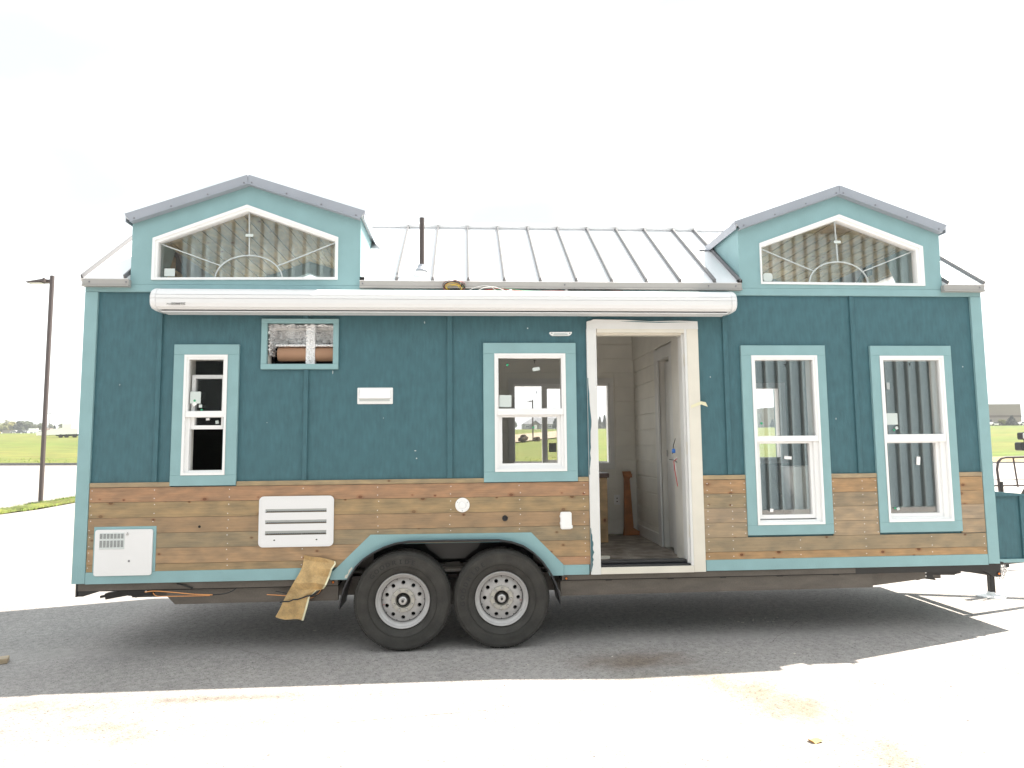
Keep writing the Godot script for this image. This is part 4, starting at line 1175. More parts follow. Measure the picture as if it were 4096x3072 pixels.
func house_undercarriage():
	var b := MB.new()
	# floor deck edge and the pressed side rail in three shades of wear
	b.box(Vector3(0.03, 0.495, -0.10), Vector3(1.96, 0.547, -0.026)); obj("side_rail", b, M.frame_paint, house)
	b = MB.new(); b.box(Vector3(3.70, 0.495, -0.10), Vector3(6.10, 0.537, -0.026)); obj("side_rail", b, M.frame_paint, house)
	b = MB.new(); b.box(Vector3(6.1005, 0.490, -0.10), Vector3(7.30, 0.5435, -0.028)); obj("side_rail", b, M.black_steel, house)
	b = MB.new(); b.box(Vector3(0.022, 0.453, -0.10), Vector3(0.034, 0.551, -0.022)); b.prism(V2([0.034, 0.453, 0.075, 0.454, 0.21, 0.494, 0.034, 0.494]), -0.06, -0.03); obj("end_plate", b, M.black_steel, house)
	b = MB.new(); b.prism(V2([7.296, 0.44, 7.345, 0.44, 7.345, 0.546, 7.301, 0.546, 7.301, 0.49, 7.20, 0.49]), -0.10, -0.03); b.prism(V2([7.02, 0.489, 7.296, 0.489, 7.296, 0.442]), -0.08, -0.05); obj("end_plate", b, M.black_steel, house)
	b = MB.new(); b.cbox(Vector3(7.2, 0.535, -0.6), Vector3(7.40, 0.552, -0.06)); obj("step_plate", b, M.black_steel, house)
	# dark seam under the rail and the lower skirt
	b = MB.new(); b.box(Vector3(0.12, 0.4855, -0.2), Vector3(1.96, 0.4945, -0.045)); b.box(Vector3(3.70, 0.4855, -0.2), Vector3(6.3, 0.4945, -0.045)); obj("seam_strip", b, M.void, house)
	b = MB.new(); b.prism(V2([0.676, 0.485, 0.676, 0.44, 0.738, 0.376, 1.96, 0.376, 1.96, 0.485]), -0.09, -0.05); obj("skirt", b, M.frame_paint, house)
	b = MB.new(); b.prism(V2([3.69, 0.485, 3.69, 0.368, 6.255, 0.375, 6.255, 0.485]), -0.09, -0.05); obj("skirt", b, M.frame_paint, house)
	b = MB.new(); b.prism(V2([6.256, 0.485, 6.256, 0.376, 6.74, 0.425, 6.74, 0.485]), -0.14, -0.10); obj("skirt", b, M.frame_paint, house)
	for x in [4.05, 4.55, 4.98, 5.45, 5.92]:
		b = MB.new(); b.box(Vector3(x, 0.480, -0.06), Vector3(x + 0.05, 0.4868, -0.043)); obj("weld_tab", b, M.black_steel, house)
	# chassis beams, cross members and the axles
	for z in [-0.42, -1.72]:
		b = MB.new(); b.box(Vector3(0.25, 0.36, z - 0.07), Vector3(7.1, 0.54, z)); obj("chassis_beam", b, M.frame_paint, house)
	for x in [0.35, 1.2, 4.2, 5.1, 6.0, 6.9]:
		b = MB.new(); b.box(Vector3(x, 0.44, -1.72), Vector3(x + 0.05, 0.54, -0.42)); obj("cross_member", b, M.black_steel, house)
	b = MB.new(); b.box(Vector3(0.05, 0.5465, BACK + 0.02), Vector3(7.27, 0.5595, -0.11)); obj("underfloor", b, M.black_steel, house)
	for x in [2.461, 3.2215]:
		b = MB.new(); b.xf = Transform3D(Basis(Vector3.RIGHT, PI / 2), Vector3(x, 0.374, 0)); b.lathe([Vector2(0, -2.0), Vector2(0.045, -2.0), Vector2(0.045, -0.12), Vector2(0, -0.12)], 16); obj("axle", b, M.black_steel, house)
		b = MB.new(); b.xf = Transform3D(Basis(Vector3.RIGHT, PI / 2), Vector3(x, 0.374, -1.95)); b.lathe([Vector2(0, -0.09), Vector2(0.36, -0.09), Vector2(0.374, -0.05), Vector2(0.374, 0.07), Vector2(0.36, 0.1), Vector2(0, 0.1)], 32); obj("far_tyre", b, M.rubber, house)
	b = MB.new(); b.sheet(0.7, 6.2, 0.376, 0.545, BACK + 0.02, BACK + 0.05, [[1.95, 3.72, 0.3, 0.545]]); obj("skirt", b, M.frame_paint, house)
	# wheel well: scalloped liner between the wheels, top and back
	b = MB.new()
	var p := PackedVector2Array()
	for k in 13:
		var a = deg_to_rad(lerpf(62, 10, k / 12.0)); p.append(Vector2(2.461 + 0.400 * cos(a), 0.374 + 0.400 * sin(a)))
	for k in 13:
		var a = deg_to_rad(lerpf(170, 118, k / 12.0)); p.append(Vector2(3.2215 + 0.400 * cos(a), 0.374 + 0.400 * sin(a)))
	var q := PackedVector2Array()
	for t in p:
		if t.y > 0.645: q.append(t)
	q.append(Vector2(3.10, 0.83)); q.append(Vector2(2.58, 0.83))
	b.prism(q, -0.20, -0.185); obj("splash_plate", b, M.black_plastic, house)
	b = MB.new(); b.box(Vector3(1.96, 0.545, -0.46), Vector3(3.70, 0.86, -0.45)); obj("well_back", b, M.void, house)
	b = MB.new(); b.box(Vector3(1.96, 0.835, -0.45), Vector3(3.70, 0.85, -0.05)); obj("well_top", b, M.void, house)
	b = MB.new(); b.box(Vector3(1.90, 0.37, -0.30), Vector3(3.76, 0.60, -0.27)); obj("hanger_rail", b, M.frame_paint, house)
	for hp in [[2.78, 2.90, 0.28, 0.615], [2.05, 2.20, 0.45, 0.70], [3.50, 3.62, 0.40, 0.66]]:
		b = MB.new(); b.box(Vector3(hp[0], hp[2], -0.268), Vector3(hp[1], hp[3], -0.248)); obj("hanger_plate", b, M.frame_paint, house)
	for y in [0.48, 0.55]:
		b = MB.new(); b.box(Vector3(2.70, y, -0.243), Vector3(2.98, y + 0.012, -0.23)); obj("shackle", b, M.black_steel, house)
	# fender: a curved strip with a rolled lip
	var path = [[1.984, 0.330], [1.996, 0.40], [2.018, 0.476], [2.052, 0.555], [2.105, 0.640], [2.165, 0.698], [2.232, 0.742], [2.312, 0.782], [2.400, 0.810], [2.50, 0.824], [2.8, 0.826], [3.2, 0.822], [3.299, 0.806], [3.39, 0.774], [3.468, 0.722], [3.54, 0.650], [3.60, 0.564], [3.642, 0.480], [3.666, 0.405], [3.679, 0.325]]
	b = MB.new()
	var lip = []; var lip2 = []
	for k in path.size():
		lip.append(Vector3(path[k][0], path[k][1], 0.045)); lip2.append(Vector3(path[k][0], path[k][1], 0.012))
	for k in path.size() - 1:
		var a = Vector2(path[k][0], path[k][1]); var c = Vector2(path[k + 1][0], path[k + 1][1])
		var d = (c - a).normalized(); var u = Vector2(-d.y, d.x)
		b.face(Vector3(a.x, a.y, -0.25), Vector3(c.x, c.y, -0.25), Vector3(c.x, c.y, 0.045), Vector3(a.x, a.y, 0.045), Vector3(u.x, u.y, 0))
		var a2 = a - u * 0.006; var c2 = c - u * 0.006
		b.face(Vector3(a2.x, a2.y, -0.25), Vector3(c2.x, c2.y, -0.25), Vector3(c2.x, c2.y, 0.045), Vector3(a2.x, a2.y, 0.045), Vector3(-u.x, -u.y, 0))
	obj("fender", b, M.black_plastic, house)
	b = MB.new(); b.tube(lip, 0.0085, 8); b.tube(lip2, 0.006, 6); obj("fender_lip", b, M.black_plastic, house)
	# clearance lamps
	for m in [Vector3(1.925, 0.520, -0.026), Vector3(3.733, 0.507, -0.026), Vector3(7.322, 0.466, -0.030)]:
		var l = part("marker_lamp", house); l.position = m
		b = MB.new(); b.xf.basis = Basis(Vector3.RIGHT, PI / 2); b.lathe([Vector2(0.0135, 0), Vector2(0.0135, 0.005), Vector2(0.0095, 0.006), Vector2(0, 0.006)], 16); obj("rubber_ring", b, M.black_plastic, l)
		b = MB.new(); b.xf = Transform3D(Basis(Vector3.RIGHT, PI / 2), Vector3(0, 0, 0.006)); b.lathe([Vector2(0.009, 0), Vector2(0.007, 0.004), Vector2(0, 0.006)], 16, true); obj("lens", b, M.amber, l)
	# folded stabiliser legs, one near each end
	var s = part("stabiliser_leg", house)
	b = MB.new(); b.xf = Transform3D(Basis(Vector3(0, 0, 1), 0.16), Vector3(0.36, 0.452, -0.20)); b.cbox(Vector3(-0.20, -0.022, -0.03), Vector3(0.27, 0.024, 0.03)); b.box(Vector3(-0.245, -0.006, -0.012), Vector3(-0.2, 0.012, 0.012)); obj("arm", b, M.black_steel, s)
	b = MB.new(); b.cbox(Vector3(0.34, 0.425, -0.21), Vector3(0.52, 0.49, -0.16)); b.prism(V2([0.36, 0.425, 0.40, 0.41, 0.46, 0.425]), -0.20, -0.16); obj("bracket", b, M.black_steel, s)
	b = MB.new(); b.xf = Transform3D(Basis(Vector3.RIGHT, PI / 2), Vector3(0.475, 0.455, -0.16)); b.lathe([Vector2(0.009, 0), Vector2(0.008, 0.006), Vector2(0, 0.006)], 6); obj("bolt", b, M.bare_steel, s)
	s = part("stabiliser_leg", house)
	b = MB.new(); b.xf = Transform3D(Basis(Vector3(0, 0, 1), -0.03), Vector3(6.78, 0.470, -0.20)); b.cbox(Vector3(-0.30, -0.028, -0.03), Vector3(0.27, 0.022, 0.03)); b.prism(V2([0.27, -0.026, 0.33, -0.012, 0.33, 0.002, 0.27, 0.02]), -0.02, 0.02); obj("arm", b, M.black_steel, s)
	b = MB.new(); b.prism(V2([6.66, 0.49, 6.66, 0.415, 6.70, 0.402, 6.76, 0.415, 6.87, 0.398, 6.84, 0.43, 6.84, 0.49]), -0.17, -0.15); obj("bracket", b, M.black_steel, s)
	for x in [6.735, 6.775]:
		for y in [0.437, 0.465]:
			b = MB.new(); b.xf = Transform3D(Basis(Vector3.RIGHT, PI / 2), Vector3(x, y, -0.15)); b.lathe([Vector2(0.008, 0), Vector2(0.0075, 0.006), Vector2(0, 0.006)], 6); obj("bolt", b, M.bare_steel, s)
	# tongue, coupler, jack and chains
	var t = part("tongue", house)
	for z in [-0.42, -1.78]:
		b = MB.new(); b.bar(Vector3(7.0, 0.48, z), Vector3(9.1, 0.47, -1.1), 0.06, 0.12); obj("beam", b, M.black_steel, t)
	b = MB.new(); b.bar(Vector3(7.75, 0.48, -0.7), Vector3(7.75, 0.48, -1.5), 0.06, 0.06); obj("cross_bar", b, M.black_steel, t)
	b = MB.new(); b.cbox(Vector3(9.0, 0.43, -1.16), Vector3(9.32, 0.52, -1.04), 0.01); obj("coupler", b, M.black_steel, t)
	var j = part("jack", house)
	b = MB.new(); b.cbox(Vector3(8.19, 0.035, -1.275), Vector3(8.24, 0.62, -1.225), 0.004); obj("leg", b, M.black_steel, j)
	b = MB.new(); b.xf.origin = Vector3(8.205, 0, -1.25); b.lathe([Vector2(0.13, 0.003), Vector2(0.125, 0.014), Vector2(0.045, 0.026), Vector2(0.03, 0.05), Vector2(0, 0.05)], 28); obj("foot", b, M.truck_white, j)
	b = MB.new()
	for k in 2:
		var pts = []
		for i in 13: pts.append(Vector3(8.27 + k * 0.07 + 0.02 * sin(i * 0.9), 0.52 - 0.028 * i, -1.2 - 0.03 * k))
		for i in 12:
			var m = (pts[i] + pts[i + 1]) / 2
			var ring = []
			for a in 9: ring.append(m + Vector3((0.012 if i % 2 else 0.004) * cos(TAU * a / 8), 0.021 * sin(TAU * a / 8), (0.004 if i % 2 else 0.012) * cos(TAU * a / 8)))
			b.tube(ring, 0.0036, 5, false)
	tag(obj("safety_chain", b, M.bare_steel, house), "", "", "", "stuff")
	# small closed box on the front wall above the tongue
	t = part("front_box", house); t.set_meta("label", "teal storage box on the front end above the tongue")
	b = MB.new(); b.cbox(Vector3(7.323, 0.56, -1.92), Vector3(7.70, 1.085, -0.17)); obj("body", b, M.teal, t)
	b = MB.new(); b.prism(V2([7.323, 1.0855, 7.72, 1.0855, 7.72, 1.10, 7.323, 1.135]), -1.94, -0.145); obj("lid", b, M.teal, t)
	b = MB.new(); b.cbox(Vector3(7.660, 0.561, -0.169), Vector3(7.702, 1.085, -0.155)); obj("batten", b, M.teal, t)
	b = MB.new(); b.cbox(Vector3(7.323, 0.53, -1.93), Vector3(7.705, 0.5595, -0.15)); obj("bottom_edge", b, M.trim, t)
	# loose wiring hanging under the rail
	for wdef in [
		["wire_orange", 0.0035, [[0.545, 0.487, 0.02], [0.62, 0.492, 0.02], [0.75, 0.480, 0.02], [0.90, 0.463, 0.02], [1.04, 0.455, 0.02]]],
		["wire_orange", 0.003, [[0.60, 0.478, 0.01], [0.63, 0.455, 0.015], [0.72, 0.452, 0.02], [0.90, 0.450, 0.02], [1.02, 0.450, 0.02]]],
		["wire_black", 0.0045, [[1.04, 0.455, 0.02], [1.14, 0.463, 0.015], [1.20, 0.49, -0.02]]],
		["wire_orange", 0.003, [[1.44, 0.447, 0.02], [1.58, 0.437, 0.03], [1.70, 0.415, 0.03], [1.78, 0.418, 0.02], [1.83, 0.455, 0.01], [1.845, 0.497, -0.02]]],
		["wire_black", 0.004, [[1.50, 0.468, 0.0], [1.62, 0.447, 0.02], [1.74, 0.425, 0.03], [1.82, 0.437, 0.02], [1.86, 0.495, -0.02]]],
		["wire_black", 0.005, [[0.76, 0.535, -0.02], [0.80, 0.527, -0.015], [0.88, 0.500, -0.015]]]]:
		var pts = []
		var c := Curve3D.new()
		for k in wdef[2].size():
			var a = wdef[2][max(k - 1, 0)]; var e = wdef[2][min(k + 1, wdef[2].size() - 1)]
			var tan = (Vector3(e[0], e[1], e[2]) - Vector3(a[0], a[1], a[2])) / 6.0
			c.add_point(Vector3(wdef[2][k][0], wdef[2][k][1], wdef[2][k][2]), -tan, tan)
		c.bake_interval = 0.015
		for k in c.get_baked_points(): pts.append(k)
		b = MB.new(); b.tube(pts, wdef[1], 6); obj("loose_wire", b, M[wdef[0]], house)

func shiplap_boards(parent: Node, place: Callable, count: int, y0: float, pitch: float, holes: Array, long0: float, long1: float):
	# boards of a wall lining; place(u0, u1, y0, y1) adds a box; holes cut boards along u: [u0, u1, y0, y1]
	for k in count:
		var a = y0 + k * pitch; var e = a + pitch - 0.012
		var runs = [[long0, long1]]
		for h in holes:
			if h[2] >= e or h[3] <= a: continue
			var next = []
			for r in runs:
				if h[0] >= r[1] or h[1] <= r[0]: next.append(r); continue
				if h[0] > r[0]: next.append([r[0], h[0]])
				if h[1] < r[1]: next.append([h[1], r[1]])
			runs = next
		for r in runs:
			if r[1] - r[0] < 0.03: continue
			var b := MB.new(); place.call(b, r[0], r[1], a, e); obj("plank", b, M.shiplap, parent)

func house_interior():
	var b := MB.new(); b.box(Vector3(0.12, 0.56, -2.06), Vector3(7.2, 0.58, -0.14)); obj("floor", b, M.plywood, house)
	# white boards on the back wall of the kitchen
	var r = part("back_wall_lining", house)
	shiplap_boards(r, func(m, u0, u1, y0, y1): m.cbox(Vector3(u0, y0, -2.0595), Vector3(u1, y1, -2.05), 0.0015), 19, 0.585, 0.1205 + 0.0405, [[3.40, 4.60, 1.285, 2.295]], 2.33, 4.82)
	b = MB.new(); b.sheet(4.93, 7.18, 0.5805, 2.49, -2.0595, -2.05, [[5.83, 6.555, 1.33, 2.235]]); obj("lining", b, M.grey_lining, house)
	b = MB.new(); b.box(Vector3(7.18, 0.5805, -2.05), Vector3(7.195, 2.49, -0.15)); obj("lining", b, M.grey_lining, house)
	b = MB.new(); b.box(Vector3(4.917, 0.5805, -2.049), Vector3(4.928, 2.49, -0.15)); obj("lining", b, M.grey_lining, house)
	b = MB.new(); b.box(Vector3(4.93, 2.482, -2.049), Vector3(7.18, 2.498, -0.15)); obj("loft_underside", b, M.grey_lining, house)
	r = part("partition", house)
	b = MB.new(); b.sheet(0.14, 2.06, 0.58, 2.80, 0.0, 0.08, [[0.66, 1.08, 0.5, 2.36]])
	for k in b.v.size(): b.v[k] = Vector3(4.835 + b.v[k].z, b.v[k].y, -b.v[k].x); b.n[k] = Vector3(b.n[k].z, b.n[k].y, -b.n[k].x)
	obj("wall", b, M.shiplap, r)
	shiplap_boards(r, func(m, u0, u1, y0, y1): m.cbox(Vector3(4.825, y0, -u1), Vector3(4.8345, y1, -u0), 0.0015), 12, 0.585, 0.161, [[0.56, 1.18, 0.5, 2.48]], 0.16, 2.045)
	b = MB.new(); b.cbox(Vector3(4.822, 0.5805, -2.05), Vector3(4.838, 2.80, -2.015)); obj("corner_bead", b, M.shiplap, r)
	b = MB.new(); b.cbox(Vector3(4.815, 0.5805, -2.014), Vector3(4.8245, 0.69, -1.165)); obj("baseboard", b, M.white, r)
	b = MB.new(); b.cbox(Vector3(4.810, 2.49, -2.05), Vector3(4.8245, 2.80, -0.15)); obj("header_board", b, M.shiplap, r)
	for z in [[-1.165, -1.06], [-0.68, -0.585]]:
		b = MB.new(); b.cbox(Vector3(4.805, 0.5805, z[0]), Vector3(4.8245, 2.36, z[1])); obj("casing_board", b, M.white, r)
	b = MB.new(); b.cbox(Vector3(4.805, 2.3605, -1.165), Vector3(4.8245, 2.47, -0.585)); obj("casing_board", b, M.white, r)
	b = MB.new(); b.cbox(Vector3(4.86, 0.60, -1.0), Vector3(4.895, 2.34, -0.70), 0.003); obj("pocket_door", b, M.white, r)
	b = MB.new(); b.cbox(Vector3(4.852, 1.44, -0.985), Vector3(4.8595, 1.50, -0.955)); obj("latch", b, M.bare_steel, r)
	b = MB.new(); b.cbox(Vector3(4.775, 0.5805, -0.50), Vector3(4.8245, 2.49, -0.165)); obj("wall_return", b, M.shiplap, r)
	# loose electric wires with a blue nut by the door
	for q in [["wire_black", [[4.73, 1.60, -0.30], [4.705, 1.545, -0.28], [4.70, 1.50, -0.27], [4.69, 1.47, -0.27]]], ["wire_white", [[4.73, 1.44, -0.28], [4.70, 1.42, -0.26], [4.71, 1.36, -0.25], [4.72, 1.28, -0.26]]], ["wire_red", [[4.73, 1.43, -0.28], [4.695, 1.41, -0.25], [4.70, 1.34, -0.25], [4.725, 1.20, -0.26]]], ["wire_black", [[4.66, 1.425, -0.26], [4.70, 1.42, -0.26], [4.73, 1.40, -0.28]]]]:
		var pts = []
		for k in q[1]: pts.append(Vector3(k[0], k[1], k[2]))
		b = MB.new(); b.tube(pts, 0.0035, 6); obj("loose_wire", b, M[q[0]], r)
	b = MB.new(); b.cbox(Vector3(4.688, 1.478, -0.285), Vector3(4.715, 1.515, -0.255), 0.006); obj("wire_nut", b, M.wire_blue, r)
	# bathroom partition
	b = MB.new(); b.box(Vector3(1.95, 0.58, -2.06), Vector3(2.03, 2.50, -0.14)); obj("inner_wall", b, M.shiplap, house)
	b = MB.new(); b.box(Vector3(0.125, 0.5805, -2.055), Vector3(0.135, 2.49, -0.145)); b.box(Vector3(1.25, 0.5805, -2.055), Vector3(1.27, 2.49, -0.145)); b.box(Vector3(0.136, 0.5805, -0.95), Vector3(1.249, 2.49, -0.93)); b.box(Vector3(0.136, 0.5802, -0.93), Vector3(1.249, 0.59, -0.145)); b.box(Vector3(0.136, 2.47, -0.93), Vector3(1.249, 2.49, -0.145)); obj("dark_bath_box", b, M.void, house)  # near-black box added to keep the unseen bathroom dark
	# loft decks, out of view, made white to bounce light onto the pine
	b = MB.new(); b.box(Vector3(0.12, 2.50, -2.06), Vector3(2.2, 2.56, -0.141)); obj("loft_deck", b, M.white, house)
	b = MB.new(); b.box(Vector3(4.916, 2.50, -2.06), Vector3(7.2, 2.56, -0.141)); obj("loft_deck", b, M.white, house)
	# ceiling boards under the main roof (kitchen) and under both dormers
	rng.seed = 31
	for side in [on_roof, on_back]:
		for k in 9:
			b = MB.new(); var s0 = 0.06 + k * 0.104; var s1 = s0 + 0.101
			var q = [side.call(2.0, s0, -0.12), side.call(5.3, s0, -0.12), side.call(5.3, s1, -0.12), side.call(2.0, s1, -0.12)]
			var up = (side.call(0.0, 0.5, 1.0) - side.call(0.0, 0.5, 0.0)).normalized()
			for j in 4: q[j] -= up * rng.randf_range(0, 0.0005)
			b.uvo = Vector2(rng.randf() * 5, rng.randf() * 5)
			b.quad(q[0], q[1], q[2], q[3], -up); b.quad(q[0] + up * 0.012, q[1] + up * 0.012, q[2] + up * 0.012, q[3] + up * 0.012, up)
			b.face(q[0], q[1], q[1] + up * 0.012, q[0] + up * 0.012, q[0] - q[3]); b.face(q[3], q[2], q[2] + up * 0.012, q[3] + up * 0.012, q[3] - q[0])
			obj("ceiling_board", b, M.shiplap, house)
	for D in [[0.336, 2.109, 1.229, 3.375, 3.425, 3.706], [5.221, 6.980, 6.095, 3.380, 3.370, 3.702]]:
		for s in [-1, 1]:
			var a0 = Vector2(D[2], D[5] - 0.10); var a1 = Vector2(D[0] + 0.045 if s < 0 else D[1] - 0.045, (D[3] if s < 0 else D[4]) - 0.07)
			var slope = (a1 - a0).normalized()
			var up = Vector2(-slope.y, slope.x); if up.y < 0: up = -up
			var long = (a1 - a0).length()
			var k = 0
			while k * 0.096 < long:
				var p0 = a0 + slope * (k * 0.096); var p1 = a0 + slope * min(long, k * 0.096 + 0.086)
				b = MB.new(); var tone = rng.randf_range(0.82, 1.06); b.c = Color(tone, tone * rng.randf_range(0.95, 1.02), tone * rng.randf_range(0.85, 1.0)); b.uvo = Vector2(rng.randf() * 5, rng.randf() * 5); b.uvturn = true
				b.prism(PackedVector2Array([p0, p1, p1 + up * 0.014, p0 + up * 0.014]), BACK + 0.08, -0.065)
				obj("ceiling_board", b, M.pine, house)
				k += 1
		# boards on the far gable of the loft
		var y = 2.57
		while y < 3.55:
			b = MB.new(); var tone = rng.randf_range(0.88, 1.1); b.c = Color(tone, tone * 0.99, tone * 0.94); b.uvo = Vector2(rng.randf() * 5, rng.randf() * 5)
			if y < 2.80: b.cbox(Vector3(D[0] + 0.04, y, BACK + 0.07), Vector3(D[1] - 0.04, y + 0.116, BACK + 0.082), 0.002); obj("gable_board", b, M.pine, house)
			y += 0.12
	# pine linings of the loft end walls
	for x in [[0.125, 0.137, 1], [7.185, 7.197, -1]]:
		var y = 2.57
		while y < 3.6:
			b = MB.new(); var tone = rng.randf_range(0.88, 1.1); b.c = Color(tone, tone * 0.99, tone * 0.94); b.uvo = Vector2(rng.randf() * 5, rng.randf() * 5)
			var half = min(0.94, (3.54 - (y + 0.116)) / 0.716)
			if half < 0.05: break
			if x[2] < 0 and y > 2.65 and y < 3.2:
				b.box(Vector3(x[0], y, -0.84), Vector3(x[1], y + 0.116, -1.1 + half)); b.box(Vector3(x[0], y, -1.1 - half), Vector3(x[1], y + 0.116, -1.43))
			else:
				b.box(Vector3(x[0], y, -1.1 - half), Vector3(x[1], y + 0.116, -1.1 + half))
			obj("gable_board", b, M.pine, house)
			y += 0.12
	var lw = part("loft_window", house)
	b = MB.new(); b.xf = Transform3D(Basis(Vector3.UP, PI / 2), Vector3.ZERO)
	b.frame(rect(0.80, 1.47, 2.67, 3.29), rect(0.87, 1.40, 2.74, 3.22), 7.175, 7.184); obj("casing", b, M.pine, lw)
	b = MB.new(); b.xf = Transform3D(Basis(Vector3.UP, PI / 2), Vector3.ZERO); b.frame(rect(0.852, 1.418, 2.722, 3.238), rect(0.88, 1.39, 2.75, 3.21), 7.22, 7.29); obj("frame", b, M.vinyl, lw)
	b = MB.new(); b.xf = Transform3D(Basis(Vector3.UP, PI / 2), Vector3.ZERO); b.box(Vector3(0.88, 2.75, 7.25), Vector3(1.39, 3.21, 7.254)); obj("pane", b, M.glass, lw)
	# back windows: a three-light slider over the counter and a small one to the right
	var bw = part("back_window", house)
	b = MB.new(); b.frame(rect(3.415, 4.582, 1.287, 2.292), rect(3.472, 4.538, 1.347, 2.233), -2.0495, -2.04); obj("casing", b, M.white, bw)
	b = MB.new(); b.frame(rect(3.4705, 4.5395, 1.3455, 2.2345), rect(3.488, 4.522, 1.362, 2.210), -2.15, -2.06); obj("frame", b, M.vinyl, bw)
	for x in [[3.790, 3.827], [4.185, 4.222]]:
		b = MB.new(); b.cbox(Vector3(x[0], 1.362, -2.13), Vector3(x[1], 2.21, -2.08)); obj("mullion", b, M.vinyl, bw)
	for x in [[3.827, 4.185]]:
		b = MB.new(); b.frame(rect(x[0] + 0.0005, x[1] - 0.0005, 1.3625, 2.2095), rect(x[0] + 0.022, x[1] - 0.022, 1.392, 2.181), -2.12, -2.09); obj("sash", b, M.vinyl, bw)
	b = MB.new(); b.box(Vector3(3.488, 1.362, -2.10), Vector3(4.522, 2.21, -2.096)); obj("pane", b, M.glass, bw)
	sticker(bw, 3.862, 3.948, 1.48, 1.58, -2.095, M.grey_print); arrow_mark(bw, 3.735, 2.14, 0.03, -2.095)
	bw = part("back_window", house)
	b = MB.new(); b.frame(rect(5.83, 6.555, 1.330, 2.235), rect(5.882, 6.498, 1.382, 2.188), -2.0595, -2.045); obj("casing", b, M.white, bw)
	b = MB.new(); b.frame(rect(5.8805, 6.4995, 1.3805, 2.1895), rect(5.90, 6.48, 1.398, 2.171), -2.15, -2.06); obj("frame", b, M.vinyl, bw)
	b = MB.new(); b.box(Vector3(5.90, 1.398, -2.10), Vector3(6.48, 2.171, -2.096)); obj("pane", b, M.glass, bw)
	# socket on the back wall
	b = MB.new(); b.cbox(Vector3(4.568, 0.898, -2.049), Vector3(4.634, 1.007, -2.043)); obj("wall_socket", b, M.vinyl, house)
	b = MB.new(); b.box(Vector3(4.594, 0.965, -2.0429), Vector3(4.609, 0.975, -2.0425)); b.box(Vector3(4.594, 0.93, -2.0429), Vector3(4.609, 0.94, -2.0425)); obj("socket_slot", b, M.ink, house)

# ---------------------------------------------------------------- the place
func ground(_x: float, z: float) -> float:
	var d = 5.428 - z
	if d < 19.0: return 0.0
	if d < 142.0: return 0.04 * (d - 19.0)
	return 4.92 + 0.0246 * (min(d, 420.0) - 142.0)

func kerb_z(x: float) -> float:
	return -30.2 + 0.126 * clampf(x, -60.0, 60.0)

func blob(x: float, z: float, cx: float, cz: float, rx: float, rz: float, turn := 0.0) -> float:
	var p = Vector2(x - cx, z - cz).rotated(turn)
	return clampf(1.35 - Vector2(p.x / rx, p.y / rz).length(), 0.0, 1.0)

